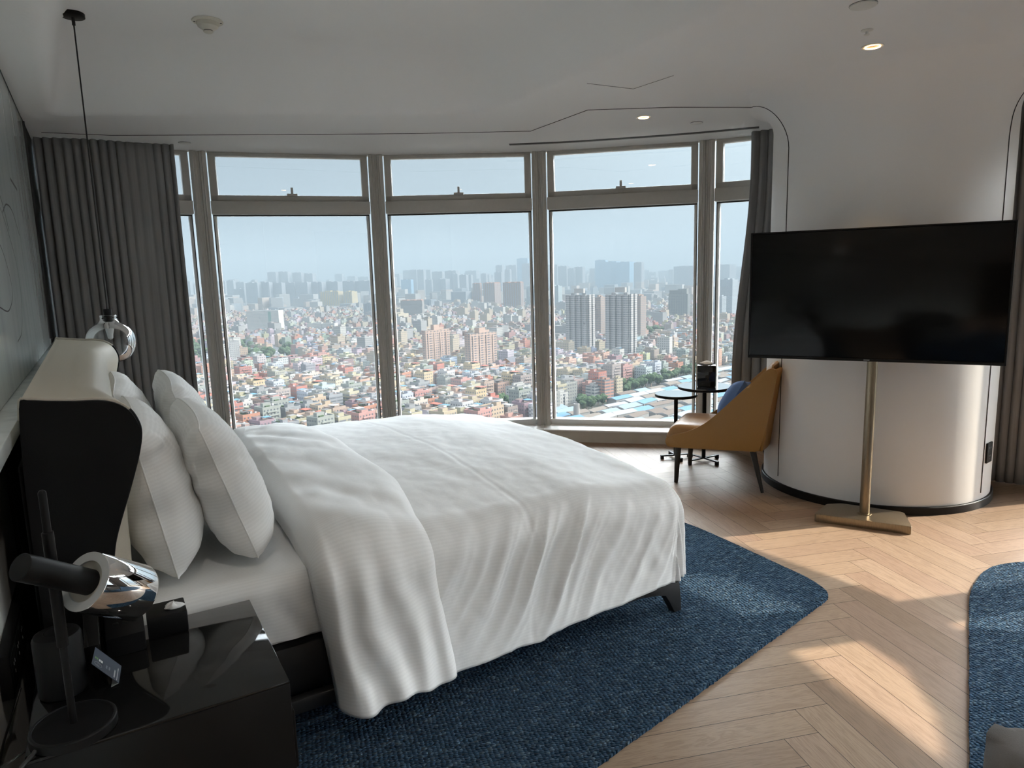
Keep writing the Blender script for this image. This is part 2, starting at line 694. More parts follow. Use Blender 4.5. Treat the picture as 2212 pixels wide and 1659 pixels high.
def make_floor():
    w = 0.1255
    n = 6
    L = n * w
    aB = math.radians(12.5)
    e1 = Vector((math.cos(aB), math.sin(aB)))
    e2 = Vector((-math.sin(aB), math.cos(aB)))
    tip = Vector((1.798, 3.524))
    O = tip - e1 * (n * w) - e2 * w
    v, f, uv, col = [], [], [], []
    mi = []
    g = 0.0010
    rnd = random.Random(3)
    for yy in range(-70, 70):
        for xx in range(-70, 70):
            d = (xx - yy) % (2 * n)
            if d == 0:
                x0, x1, y0, y1, hor = xx * w, (xx + n) * w, yy * w, (yy + 1) * w, True
            elif d == 2 * n - 1:
                x0, x1, y0, y1, hor = xx * w, (xx + 1) * w, yy * w, (yy + n) * w, False
            else:
                continue
            c = O + e1 * ((x0 + x1) / 2) + e2 * ((y0 + y1) / 2)
            if not inside((c.x, c.y), ROOM_OUT) and not inside((c.x, c.y), ROOM):
                continue
            b = len(v)
            for (px, py) in ((x0 + g, y0 + g), (x1 - g, y0 + g), (x1 - g, y1 - g), (x0 + g, y1 - g)):
                q = O + e1 * px + e2 * py
                v.append((q.x, q.y, 0.0))
            f.append((b, b + 1, b + 2, b + 3))
            uv += [(0, 0), (L, 0), (L, w), (0, w)] if hor else [(0, w), (0, 0), (L, 0), (L, w)]
            q = (rnd.random(), rnd.random(), rnd.random(), 1.0)
            col += [q] * 4
            mi.append(0)
    b = len(v)
    ring = offset_out(ROOM, 0.10)
    for p in ring:
        v.append((p[0], p[1], -0.0015))
    f.append(tuple(reversed(range(b, b + len(ring)))))
    uv += [(0, 0)] * len(ring)
    col += [(0, 0, 0, 1)] * len(ring)
    mi.append(1)
    o = mesh('floor', v, f, [M['floor'], M['seam']], smooth=False, uv=uv, mi=mi, col=col, colname='plank')
    tag(o, 'oak herringbone floor of the bedroom', 'floor', kind='structure')


def make_ceiling():
    st = 0.027
    x0, x1, y0, y1 = -3.9, 5.5, -3.9, 6.6
    nx, ny = int((x1 - x0) / st), int((y1 - y0) / st)
    v = []
    for i in range(nx + 1):
        for j in range(ny + 1):
            x, y = x0 + i * st, y0 + j * st
            v.append((x, y, ceil_z(x, y)))
    f = []
    for i in range(nx):
        for j in range(ny):
            c = (x0 + (i + .5) * st, y0 + (j + .5) * st)
            if inside(c, ROOM_OUT):
                a = i * (ny + 1) + j
                f.append((a, a + 1, a + ny + 2, a + ny + 1))
    o = mesh('ceiling', v, f, M['ceiling'], smooth=True, angle=180)
    tag(o, 'white plaster ceiling with a smooth raised tray', 'ceiling', kind='structure')


def wall_box(name, a, b, z0, z1, th, mat, label, parent=None, side=1):
    a, b = Vector(a), Vector(b)
    d = (b - a)
    nrm = Vector((-d.y, d.x)).normalized() * side
    c = (a + b) / 2 + nrm * th / 2
    mb = MB().box((c.x, c.y, (z0 + z1) / 2), (d.length, th, z1 - z0), math.atan2(d.y, d.x))
    o = mb.build(name, mat, parent, smooth=False)
    if parent is None:
        tag(o, label, 'wall', kind='structure')
    return o


def make_walls():
    wall_box('wall_left', xy(-0.30, -3.4), xy(-0.30, 6.24), 0, 2.585, 0.14, M['wall'], 'white headboard wall on the left')
    wall_box('wall_back', BACK[1], BACK[0], 0, 2.585, 0.12, M['walnutpanel'], 'dark panelled wall behind the viewpoint', side=-1)
    wall_box('wall_right', BACK[0], MP[-1], 0, 2.585, 0.12, M['wall'], 'short white wall beside the last window', side=-1)
    # dark panelling on the headboard wall below the ledge and at its window end
    p = MB()
    a, b = Vector(xy(-0.297, 2.36)), Vector(xy(-0.297, 5.5))
    wall_box('trim_1', xy(-0.298, 2.60), xy(-0.298, 5.6), 0.0, 1.085, 0.012, M['darkpanel'], 'dark panel behind the headboard', side=-1)
    wall_box('trim_2', xy(-0.298, 5.47), xy(-0.298, 6.235), 0.0, 2.555, 0.012, M['darkpanel'], 'black upright reveal at the window end of the headboard wall', side=-1)
    wall_box('light_gap_strip', xy(-0.284, 6.20), xy(-0.284, 6.235), 0.0, 2.555, 0.014, M['framelight'], 'thin white strip standing in for window light beside the black reveal', side=-1)  # window light between wall and curtain, put in as a white strip
    # skirting
    tag(wall_box('baseboard_left', xy(-0.299, -3.3), xy(-0.299, 2.15), 0.0, 0.09, 0.012, M['framelight'], 'white skirting on the headboard wall', side=-1), cat='baseboard')


def flare(th):
    """ceiling fillet radius of the pier by direction (radians)"""
    a = math.degrees(th) % 360
    d = abs((a - 245 + 180) % 360 - 180)
    return lerp(0.40, 0.17, sstep(35, 78, d))


def pier_r(th, z):
    R = flare(th)
    zb = CZ - R
    if z <= zb:
        return CR
    s = min(1.0, (z - zb) / R)
    return CR + R * (1 - math.sqrt(max(0.0, 1 - s * s)))


def make_pier():
    n = 96
    zs = [0.0, 0.6, 1.2, 1.8, 2.1] + [CZ - 0.42 * (1 - k / 22.0) ** 1.6 for k in range(23)]
    v = []
    for i in range(n):
        th = 2 * PI * i / n
        for z in zs:
            R = pier_r(th, min(z, CZ - 0.0005))
            v.append((CC[0] + R * math.cos(th), CC[1] + R * math.sin(th), z))
    nv = len(zs)
    o = mesh('column', v, grid_faces(n, nv, True), M['ceiling'], smooth=True, angle=180)
    tag(o, 'round warm white pier flaring into the ceiling behind the television', 'column', kind='structure')
    # black skirting ring
    mb = MB()
    mb.lathe([(CR + 0.002, 0.0), (CR + 0.016, 0.0), (CR + 0.016, 0.046), (CR + 0.012, 0.051), (CR + 0.002, 0.051)], 96, (CC[0], CC[1], 0), cap0=False, cap1=False)
    tag(mb.build('baseboard_column', M['black']), 'black skirting ring round the foot of the pier', 'baseboard', kind='structure')

    def on(th, z):
        R = pier_r(th, z) + 0.0012
        return (CC[0] + R * math.cos(th), CC[1] + R * math.sin(th), z)
    # seam up the left of the pier, curving into the soffit and along the window
    th = math.radians(189.8)
    pts = [on(th, z) for z in np.linspace(0.09, 2.25, 14)]
    for k in range(1, 15):
        t = k / 14
        z = lerp(2.25, CZ - 0.0006, math.sin(t * PI / 2))
        pts.append(on(math.radians(lerp(189.8, 170, t ** 1.5)), z))
    e = pts[-1]
    soff = [(1.55, 4.845), (1.096, 4.79), (0.55, 4.80), (0.191, 5.436), (-0.6, 5.41), (-1.334, 5.347), (-2.2, 5.25), (-2.807, 5.177), (-3.2, 5.02)]
    pts += [(x, y, CZ - 0.0005) for x, y in soff]
    o = MB().tube(pts, 0.0028, 6).build('trim_4', M['seam'])
    tag(o, 'thin dark shadow gap running along the soffit and down the left of the pier', 'trim', kind='structure')
    th = math.radians(303.2)
    pts = [on(th, z) for z in np.linspace(0.09, 2.2, 14)]
    for k in range(1, 15):
        t = k / 14
        z = lerp(2.2, CZ - 0.0006, math.sin(t * PI / 2))
        pts.append(on(math.radians(lerp(303.2, 322, t ** 1.5)), z))
    pts += [(x, y, CZ - 0.0005) for x, y in ((3.5, 3.85), (3.85, 3.2), (4.1, 2.2), (4.2, 0.8))]
    o = MB().tube(pts, 0.0028, 6).build('trim_5', M['seam'])
    tag(o, 'thin dark shadow gap down the right of the pier', 'trim', kind='structure')
    # access hatch outline
    z = CZ - 0.0004
    hp = [(0.472, 4.152, z), (0.761, 4.301, z), (0.937, 4.04, z)]
    o = MB().tube(hp, 0.0014, 5).build('trim_6', M['seam'])
    tag(o, 'hairline joint of a ceiling access hatch', 'trim', kind='structure')


WIN_LABEL = ['tall window bay at the headboard wall, mostly behind the grey curtain', 'tall window bay above the pillows', 'tall window bay above the middle of the bed',
             'tall window bay above the foot of the bed', 'tall window bay behind the side tables and ochre chair', 'window bay behind the round pier',
             'window bay right of the pier', 'window bay beyond the right edge', 'window bay beyond the right edge with a drawn curtain', 'window bay beside the viewpoint on the right', 'last window bay by the right wall']


def make_windows():
    for i in range(len(MP) - 1):
        a, b = Vector(MP[i]), Vector(MP[i + 1])
        d = b - a
        L = d.length
        ang = math.atan2(d.y, d.x)
        w = empty('window_%d' % (i + 1), (a.x, a.y, 0), ang, label=WIN_LABEL[i], cat='window', kind='structure')
        # local: x along the bay, y outward, z up.  mullion at x = 0 (profiled post with grooves)
        prof = [(-0.062, 0.03), (-0.062, 0.0), (-0.040, -0.012), (-0.030, -0.012), (-0.027, 0.0), (-0.012, 0.0), (-0.008, 0.014), (0.008, 0.014), (0.012, 0.0),
                (0.027, 0.0), (0.030, -0.012), (0.040, -0.012), (0.062, 0.0), (0.062, 0.03), (0.05, 0.24), (-0.05, 0.24)]
        half = -0.5 * 0.26 if 0 < i else 0.0
        m = MB().prism(prof, 0.02, CZ - 0.002)
        mo = m.build('mullion', M['frame'], w, smooth=False)
        mo.rotation_euler = (0, 0, 0.13)
        lx0, lx1 = 0.066, L - 0.066
        cx, lw = (lx0 + lx1) / 2, lx1 - lx0
        # transom box, upper sash, head and bottom rail
        MB().box((cx, 0.125, 2.112), (lw, 0.25, 0.105), bevel=0.004).build('transom', M['frame'], w)
        s = MB()
        sz0, sz1 = 2.166, 2.545
        s.box((cx, 0.07, sz0 + 0.024), (lw - 0.004, 0.075, 0.048), bevel=0.004)
        s.box((cx, 0.07, sz1 - 0.006), (lw - 0.004, 0.075, 0.022), bevel=0.004)
        for xx in (lx0 + 0.03, lx1 - 0.03):
            s.box((xx, 0.07, (sz0 + sz1) / 2), (0.056, 0.075, sz1 - sz0), bevel=0.004)
        so = s.build('opening_sash', M['frame'], w)
        la = MB()
        la.box((cx, 0.018, sz0 + 0.052), (0.085, 0.03, 0.018), bevel=0.003)
        la.box((cx, 0.012, sz0 + 0.082), (0.020, 0.018, 0.058), bevel=0.004)
        la.build('latch', M['frame'], so)
        MB().box((cx, 0.075, (sz0 + sz1) / 2 + 0.006), (lw - 0.10, 0.006, sz1 - sz0 - 0.055)).build('pane', M['pane'], so, smooth=False)
        MB().box((cx, 0.14, 2.5545), (lw, 0.2, 0.009)).build('head_rail', M['frame'], w, smooth=False)
        g = MB()
        for xx in (lx0 + 0.004, lx1 - 0.004):
            g.box((xx, 0.10, 1.09), (0.007, 0.016, 1.93))
        g.box((cx, 0.10, 2.054), (lw, 0.016, 0.010))
        g.build('gasket', M['gasket'], w, smooth=False)
        t = MB()
        for xx in (lx0 + 0.016, lx1 - 0.016):
            t.box((xx, 0.125, 1.09), (0.020, 0.06, 1.92), bevel=0.003)
        t.build('side_trim', M['framelight'], w)
        MB().box((cx, 0.118, 1.09), (lw - 0.01, 0.010, 1.93)).build('pane', M['pane'], w, smooth=False)
        bt = MB()
        bt.box((cx, 0.11, 0.135), (lw + 0.03, 0.10, 0.05), bevel=0.006)
        bt.build('bottom_rail', M['framelight'], w)
        si = MB()
        e = 0.045
        poly = [(-0.02 + e, -0.165), (L + 0.02 - e, -0.165), (L + 0.03, 0.22), (-0.03, 0.22)]
        si.prism(poly, 0.001, 0.098)
        si.build('sill', M['sill'], w, smooth=False)
        poly = [(-0.02 + e, -0.172), (L + 0.02 - e, -0.172), (L + 0.03, 0.22), (-0.03, 0.22)]
        MB().prism(poly, 0.0985, 0.113, 0.003).build('sill_board', M['framelight'], w)


def make_curtain(name, path, z0, z1, wl, amp, label, widen=None, seed=1, parent_loc=None):
    """pleated drape along a plan path; widen(t, k) shifts the path by height (k = 0 top, 1 bottom)"""
    P = catmull([(p[0], p[1], 0) for p in path], 24)
    L = [0.0]
    for a, b in zip(P[:-1], P[1:]):
        L.append(L[-1] + (b - a).length)
    tot = L[-1]
    nu, nv = int(tot / 0.006), 26
    rnd = random.Random(seed)
    ph = [rnd.uniform(0, 6.28) for _ in range(6)]
    v, uv = [], []
    j = 0
    for i in range(nu + 1):
        s = tot * i / nu
        while j < len(L) - 2 and L[j + 1] < s:
            j += 1
        t = (s - L[j]) / max(1e-9, L[j + 1] - L[j])
        p = P[j].lerp(P[j + 1], t)
        d = (P[j + 1] - P[j]).normalized()
        n = Vector((-d.y, d.x, 0))
        warp = 1.1 * math.sin(s * 11 + ph[0]) + 1.3 * math.sin(s * 5.1 + ph[1])
        for k in range(nv + 1):
            h = k / nv
            a = amp * (0.70 + 0.40 * math.sin(s * 13 + ph[2]) + 0.25 * math.sin(3 * h + s * 4 + ph[3]))
            fold = math.sin(2 * PI * s / wl + warp + 0.35 * math.sin(2.2 * h + s * 6 + ph[4]))
            fold2 = 0.30 * math.sin(4 * PI * s / wl + 2 * warp + ph[5] + h)
            q = p + n * (a * (fold + fold2)) + d * (0.35 * a * math.cos(2 * PI * s / wl + warp))
            if widen:
                q = q + Vector(widen(s / tot, h) + (0,))
            q.z = lerp(z1, z0, h)
            v.append(q)
            uv.append((s, h))
    o = mesh(name, v, grid_faces(nu + 1, nv + 1), M['curtain'], smooth=True, angle=180, uv=uv)
    md = o.modifiers.new('thick', 'SOLIDIFY')
    md.thickness = 0.003
    tag(o, label, 'curtain')
    return o


def make_curtains():
    w0 = Vector(MP[0])
    # left stack from the black reveal to the first visible post
    make_curtain('curtain', [(-3.355, 5.165), (-3.20, 5.20), (-3.05, 5.27), (-2.85, 5.39), (-2.66, 5.50), (-2.55, 5.56)], 0.115, CZ - 0.004, 0.056, 0.023,
                 'long charcoal grey pleated curtain behind the headboard, left of the window', seed=4)
    make_curtain('curtain', [(1.93, 5.69), (2.06, 5.60), (2.20, 5.53), (2.36, 5.47)], 0.006, CZ - 0.004, 0.056, 0.022,
                 'narrow charcoal grey curtain between the ochre chair and the pier', widen=lambda t, h: (-0.10 * (1 - t) * sstep(0.1, 0.75, h), 0.05 * (1 - t) * sstep(0.1, 0.75, h)), seed=9)
    make_curtain('curtain', [(3.10, 4.78), (3.26, 4.66), (3.44, 4.50), (3.60, 4.34)], 0.006, CZ - 0.004, 0.060, 0.025,
                 'charcoal grey curtain right of the pier at the right edge', seed=12)
    # drawn curtain on the bays outside the frame: it ends the sun patches on the floor
    zs = [2.56, 2.5, 2.2, 2.06, 1.85, 1.58, 0.0]
    ts = [1.38, 1.43, 1.74, 2.16, 2.33, 2.10, 2.06]

    def edge(t, h):
        z = CZ * (1 - h)
        dy = (float(np.interp(z, zs[::-1], ts[::-1])) - 2.1) / 0.983 * (1 - t)
        return (-0.30 * dy, dy)
    make_curtain('curtain', [(4.59, 3.00), (4.72, 2.55), (4.86, 2.05), (4.95, 1.60), (4.99, 1.38)], 0.006, CZ - 0.004, 0.12, 0.030,
                 'long grey curtain across the windows beyond the right edge', seed=15, widen=edge)


def make_rug(name, pts, r, label, z=0.012):
    poly = fill_poly([(p[0], p[1], 0) for p in pts], r, 12)
    # slightly irregular looped edge
    dense = []
    m = len(poly)
    for i in range(m):
        a, b = poly[i], poly[(i + 1) % m]
        k = max(1, int((b - a).length / 0.012))
        for q in range(k):
            p = a.lerp(b, q / k)
            d = (b - a).normalized()
            nn = Vector((d.y, -d.x, 0))
            dense.append(p + nn * (0.003 * noise.noise(Vector((p.x * 60, p.y * 60, 1))) + 0.0012 * noise.noise(Vector((p.x * 9, p.y * 9, 5)))))
    mb = MB().prism([(p.x, p.y) for p in dense], 0.001, z, 0.004)
    o = mb.build(name, M['rug'], smooth=False)
    tag(o, label, 'rug')


def make_rugs():
    make_rug('rug', [(-0.62, 1.20), (-0.25, 1.496), (1.445, 2.990), (1.415, 3.16), (1.02, 3.98), (0.1, 5.0), (-1.4, 4.3), (-1.25, 2.2)],
             [0.1, 0, 0.16, 0.1, 0.3, 0.3, 0.3, 0.1], 'large dark blue woven rug under the bed')
    make_rug('rug', [(0.62, 0.774), (2.06, 2.974), (2.36, 3.29), (3.4, 3.26), (4.3, 2.3), (4.3, 0.6), (2.2, -0.7)], [0.2, 0.10, 0.30, 0.3, 0.3, 0.3, 0.3],
             'blue woven rug with rounded corner at the right edge')

# ---------------------------------------------------------------- bed
BU0, BU1, BV0, BV1 = 0.0, 2.06, 2.17, 4.12     # mattress in wall coordinates


def nz(x, y, z=0.0):
    return noise.noise(Vector((x, y, z)))


def drape(U, V, rect, ztop, rho=0.14, flare_=0.05):
    """cloth laid over a box: U, V are distances along the cloth; rect is the flat part"""
    u0, u1, v0, v1 = rect
    du = U - u1 if U > u1 else 0.0
    dv = v0 - V if V < v0 else (V - v1 if V > v1 else 0.0)
    sv = -1.0 if V < v0 else 1.0
    bu, bv = min(max(U, u0 - 9), u1), min(max(V, v0), v1)
    r = max(du, dv)
    if r <= 0:
        return bu, bv, ztop(bu, bv), 0.0
    if du > 0 and dv > 0:
        an = (dv / du) * PI / 4 if du > dv else PI / 2 - (du / dv) * PI / 4
    else:
        an = 0.0 if du > 0 else PI / 2
    q = r / rho
    if q < PI / 2:
        R, Z = rho * math.sin(q), rho * (1 - math.cos(q))
    else:
        e = r - rho * PI / 2
        R, Z = rho + flare_ * e, rho + e
    return bu + R * math.cos(an), bv + sv * R * math.sin(an), ztop(bu, bv) - Z, r


def normals(P, nu, nv):
    P = np.asarray(P).reshape(nu, nv, 3)
    a = np.gradient(P, axis=0)
    b = np.gradient(P, axis=1)
    n = np.cross(a, b)
    n /= np.maximum(1e-9, np.linalg.norm(n, axis=2, keepdims=True))
    return P, n


def make_bed():
    bed = empty('bed', (0, 0, 0), TH, label='wide bed with winged cream and black headboard beside the nightstand', cat='bed')
    # base
    b = MB()
    b.box((1.02, 3.145, 0.240), (2.06, 1.92, 0.17), bevel=0.012)
    b.build('bed_base', M['bedbase'], bed)
    r = MB()
    r.box((1.05, 2.135, 0.150), (2.00, 0.035, 0.05), bevel=0.006)
    r.box((1.05, 4.125, 0.150), (1.98, 0.035, 0.05), bevel=0.006)
    r.box((2.05, 3.145, 0.150), (0.035, 1.93, 0.05), bevel=0.006)
    r.build('side_rail', M['bedbase'], bed)
    for (u, v, su, sv) in ((2.05, 2.137, 1, -1), (2.035, 4.11, 1, 1), (0.12, 2.19, -1, -1), (0.12, 4.1, -1, 1)):
        m = MB()
        # cast bracket leg: broad top plate sweeping into a tapered foot
        top = [(-0.20, 0.0), (-0.17, -0.035), (-0.10, -0.042), (-0.055, -0.06), (-0.035, -0.11), (-0.005, -0.187), (0.036, -0.187), (0.028, -0.08), (0.022, 0.0)]
        M4 = Matrix.Translation((u, v, 0.150)) @ Matrix.Rotation(PI / 2, 4, 'X') @ Matrix.Scale(su, 4, (1, 0, 0)) @ Matrix.Scale(0.735, 4, (0, 1, 0))
        m.prism(top, -0.022, 0.022, 0.004, M4=M4)
        m.build('leg', M['bedbase'], bed)
    # mattress with fitted sheet: tucked side with slack folds near the head corner
    nu, nv = 90, 70
    v, uv = [], []
    W, H = BV1 - BV0, 0.245
    for i in range(nu):
        u = lerp(-0.01, BU1 - 0.02, i / (nu - 1))
        for j in range(nv):
            t = j / (nv - 1)
            s = lerp(-H, W + H, t)
            rho = 0.05
            rect = (0, 9, BV0 + rho, BV1 - rho)
            V = lerp(BV0 + rho - H, BV1 - rho + H, t)
            x, y, z, r_ = drape(u, V, rect, lambda a, c: 0.572 - 0.006 * nz(a * 3, c * 3), rho, -0.03)
            if r_ > 0.03 and V < BV0 + 0.1:
                k = sstep(0.03, 0.14, r_)
                f = math.sin(2 * PI * (u * 1.0 - r_ * 0.75 + 0.05 * nz(u * 4, r_ * 4, 3)) / 0.115)
                y -= k * 0.006 * f * sstep(0.1, 0.45, u) + k * 0.006 * nz(u * 6, r_ * 3, 8)
            v.append((x, y, z))
            uv.append((y if r_ <= 0 else V, u) if False else (u, V))
    mo = mesh('mattress', v, grid_faces(nu, nv), M['sheet'], bed, smooth=True, angle=180, uv=uv)
    # closed underside and ends
    MB().box((1.02, 3.145, 0.43), (2.02, 1.86, 0.22), bevel=0.03).build('mattress_core', M['sheet'], bed)
    make_headboard(bed)
    make_duvet()
    make_pillows()


HB = [(-0.212, 0.04), (-0.212, 0.70), (-0.210, 1.00), (-0.200, 1.195), (-0.185, 1.213), (-0.14, 1.207), (-0.08, 1.200), (-0.025, 1.196), (0.015, 1.184), (0.045, 1.160), (0.062, 1.125),
      (0.066, 1.09), (0.055, 1.035), (0.036, 0.975), (0.015, 0.915), (-0.005, 0.86), (-0.022, 0.81), (-0.033, 0.765), (-0.040, 0.70), (-0.042, 0.5), (-0.042, 0.04)]


def make_headboard(bed):
    hb = empty('headboard', (0, 0, 0), 0)
    hb.parent = bed
    v0, v1 = 2.165, 4.20
    n = 60
    # cream inner shell: front face hollows away from the wings
    back = HB[:5]
    prof = [Vector((p[0], p[1])) for p in HB]
    dense = [Vector((p.x, p.y)) for p in catmull([(p[0], p[1], 0) for p in HB], 4)]
    v = []
    for i in range(n + 1):
        t = i / n
        y = lerp(v0 + 0.006, v1 - 0.006, t)
        e = min(y - v0, v1 - y)
        hollow = sstep(0.0, 0.42, e)
        roll = sstep(0.0, 0.06, e)
        for p in dense:
            u, z = p.x, p.y
            if u > -0.18 and z > 0.2:
                k = sstep(-0.18, 0.0, u)
                u = u - 0.055 * hollow * k * sstep(0.3, 1.0, z)
                if z < 0.98:
                    u += 0.052 * roll * sstep(0.98, 0.72, z)
            z = z + 0.030 * t if z > 1.0 else z
            z -= 0.006 * (1 - roll) if z > 1.1 else 0
            v.append((u, y, z))
    nv = len(dense)
    mesh('padded_front', v, grid_faces(n + 1, nv), M['cream'], hb, smooth=True, angle=180)
    for (yy, dz, s) in ((v0, 0.0, -1), (v1, 0.030, 1)):
        pr = [(p.x, p.y + (dz if p.y > 1.0 else 0)) for p in dense]
        M4 = Matrix.Translation((0, yy, 0)) @ Matrix.Rotation(PI / 2, 4, 'X')
        w = MB()
        w.prism(pr, -0.012, 0.012, 0.004, M4=M4)
        w.build('wing', M['blackfab'], hb, angle=30)
        pp = [(p[0], yy - s * 0.010, p[1]) for p in pr if p[1] > 0.3]
        top = [q for q in pp if q[2] > 1.14 + dz]
        MB().tube(top, 0.0055, 8).build('piping', M['creampipe'], hb)
        MB().tube([q for q in pp if q[0] > -0.05 and q[2] <= 1.165 + dz], 0.0060, 8).build('welt', M['blackfab'], hb)
    MB().box((-0.218, (v0 + v1) / 2, 0.53), (0.009, v1 - v0 - 0.02, 1.02), bevel=0.003).build('back_board', M['blackfab'], hb)


def duvet_top(u, v):
    c = (v - 3.12) / 0.95
    z = 0.700 - 0.052 * c * c
    z -= 0.045 * sstep(1.55, 2.0, u)
    z += 0.010 * nz(u * 2.6, v * 2.6, 1) + 0.006 * nz(u * 6, v * 5, 2) + 0.0035 * nz(u * 14, v * 9, 4)
    return z


DR = (0.2, 1.985, 2.225, 4.02)


def side_fold(U, V, r):
    """depth of the hanging folds on the near side"""
    if r <= 0.02:
        return 0.0
    k = sstep(0.05, 0.30, r) * (1 - 0.60 * sstep(0.38, 0.60, r)) * lerp(0.35, 1.0, sstep(0.92, 1.25, U))
    reg = max(0.15, 0.65 + 0.9 * nz(U * 1.7 + r * 0.8, r * 0.9, 11)) * sstep(0.0, 0.2, 2.1 - U)
    x = U + 0.60 * r + 0.050 * nz(U * 2.2, r * 2.6, 12) + 0.012 * nz(U * 9, r * 5, 13)
    f = 0.0
    for (per, am, off, sd) in ((0.185, 1.0, 0.0, 21), (0.105, 0.55, 0.04, 22), (0.062, 0.22, 0.01, 23)):
        ph = (x + off) / per
        c = 0.5 + 0.5 * math.cos(2 * PI * ph)
        f += am * (c ** 1.8 - 0.36) * max(0.0, 0.6 + 1.2 * nz(math.floor(ph) * 3.7, r * 2.0, sd))
    return k * (0.040 * reg * f + 0.011 * nz(U * 3.4, r * 2.6, 14) + 0.004 * nz(U * 16, r * 10, 15))


def make_duvet():
    dv = empty('duvet', (0, 0, 0), TH, label='white striped duvet spread over the bed with its top edge turned back', cat='duvet')
    nu, nv = 250, 300
    rho = 0.145
    drop = 0.625
    v, uv, rr = [], [], []
    umax = DR[1] + drop - 0.10
    for i in range(nu):
        U = lerp(0.60, umax, i / (nu - 1))
        for j in range(nv):
            near_h = drop + 0.012 * nz(U * 5, 0, 20) - 0.035 * sstep(0.9, 1.5, U) - 0.080 * sstep(1.5, 2.05, U)
            V = lerp(DR[2] - near_h, DR[3] + drop, j / (nv - 1))
            x, y, z, r = drape(U, V, DR, duvet_top, rho, 0.03)
            v.append((x, y, z))
            uv.append((U, V))
            rr.append((U, V, r))
    P, N = normals(v, nu, nv)
    if N[nu // 3, nv // 2, 2] < 0:
        N = -N
    out = []
    for i in range(nu):
        for j in range(nv):
            U, V, r = rr[i * nv + j]
            q = 0.0
            if V < DR[2] and U < DR[1] + 0.1:
                q += side_fold(U, V, r)
            elif r > 0:
                q += sstep(0.05, 0.3, r) * 0.012 * math.sin(2 * PI * (U + V) / 0.16 + 2 * nz(U * 3, V * 3, 5))
            # stitched quilting seams: one across the bed, one along it, carried down the side
            for sx in (1.30,):
                d = abs(U - sx - 0.03 * nz(V * 1.5, 1, 30))
                q -= 0.0014 * math.exp(-(d / 0.007) ** 2)
                q += 0.0006 * math.exp(-((d - 0.020) / 0.010) ** 2)
            for sy in (2.62, 3.42):
                d = abs(V - sy - 0.02 * nz(U * 1.5, 1, 31))
                q -= 0.0010 * math.exp(-(d / 0.007) ** 2)
            q += 0.0016 * nz(U * 22, V * 22, 33)
            if r > drop - 0.06:
                q += 0.004 * nz(U * 14, 2, 34)
            p = P[i, j] + N[i, j] * q
            out.append(tuple(p))
    o = mesh('duvet_cover', out, grid_faces(nu, nv), M['linen'], dv, smooth=True, angle=180, uv=uv)
    md = o.modifiers.new('thick', 'SOLIDIFY')
    md.thickness = 0.012
    md.offset = -1
    # turned-back top edge: a thick soft band lying over the cover and hanging lower at the side
    nu, nv = 90, 300
    v, uv, rr = [], [], []
    for i in range(nu):
        s = i / (nu - 1)
        for j in range(nv):
            t = j / (nv - 1)
            drop2 = 0.612 + 0.012 * math.sin(s * 9) + 0.02 * nz(s * 3, 1, 40)
            V = lerp(DR[2] - drop2, DR[3] + 0.60, t)
            r_ = max(0.0, DR[2] - V)
            ul = 0.497 + 0.022 * (V - 2.3) + 0.055 * sstep(0.1, 0.6, r_) + 0.012 * nz(V * 2.5, 0, 41)
            ur = 0.905 + 0.075 * sstep(2.15, 2.7, V) + 0.045 * sstep(0.2, 0.62, r_) + 0.010 * nz(V * 3, 0, 42)
            U = lerp(ul, ur, s)
            x, y, z, r = drape(U, V, DR, duvet_top, rho, 0.075)
            v.append((x, y, z))
            uv.append((U * 0.35, V))
            rr.append((U, V, r, s))
    P, N = normals(v, nu, nv)
    if N[nu // 2, nv // 2, 2] < 0:
        N = -N
    out = []
    for i in range(nu):
        for j in range(nv):
            U, V, r, s = rr[i * nv + j]
            body = 0.010 + 0.046 * math.sin(PI * min(1.0, s * 0.92 + 0.09)) ** 0.7
            if s < 0.13:
                k = s / 0.13
                body = lerp(lerp(-0.085, -0.055, sstep(0.0, 0.12, r)), body, math.sqrt(max(0.0, 1 - (1 - k) ** 2)))
            if s > 0.9:
                k = (1 - s) / 0.1
                body = lerp(-0.006, body, math.sqrt(max(0.0, 1 - (1 - k) ** 2)))
            q = body
            kk = sstep(0.0, 0.3, r) if V < DR[2] else 0.0
            if V < DR[2]:
                x = U - 0.18 * r + 0.05 * nz(U * 4, r * 3, 43)
                q += kk * (0.009 * math.sin(2 * PI * x / 0.115) + 0.010 * nz(U * 7, r * 3, 44) + 0.006 * nz(U * 16, r * 9, 45))
                if r > 0.45:
                    q += 0.030 * sstep(0.45, 0.64, r) * nz(U * 10, r * 2, 46) + 0.012 * sstep(0.50, 0.62, r)
            if kk < 1:
                q += (1 - kk) * 0.010 * nz(U * 5, V * 3.2, 47) + (1 - kk) * 0.005 * nz(U * 12, V * 8, 48)
                q += (1 - kk) * 0.004 * math.sin(2 * PI * (U * 0.7 + V * 0.35) / 0.2 + 3 * nz(U * 3, V * 2, 49))
            p = P[i, j] + N[i, j] * q
            out.append(tuple(p))
    o = mesh('turned_back_edge', out, grid_faces(nu, nv), M['linen'], dv, smooth=True, angle=180, uv=uv)
    md = o.modifiers.new('thick', 'SOLIDIFY')
    md.thickness = 0.008
    md.offset = -1


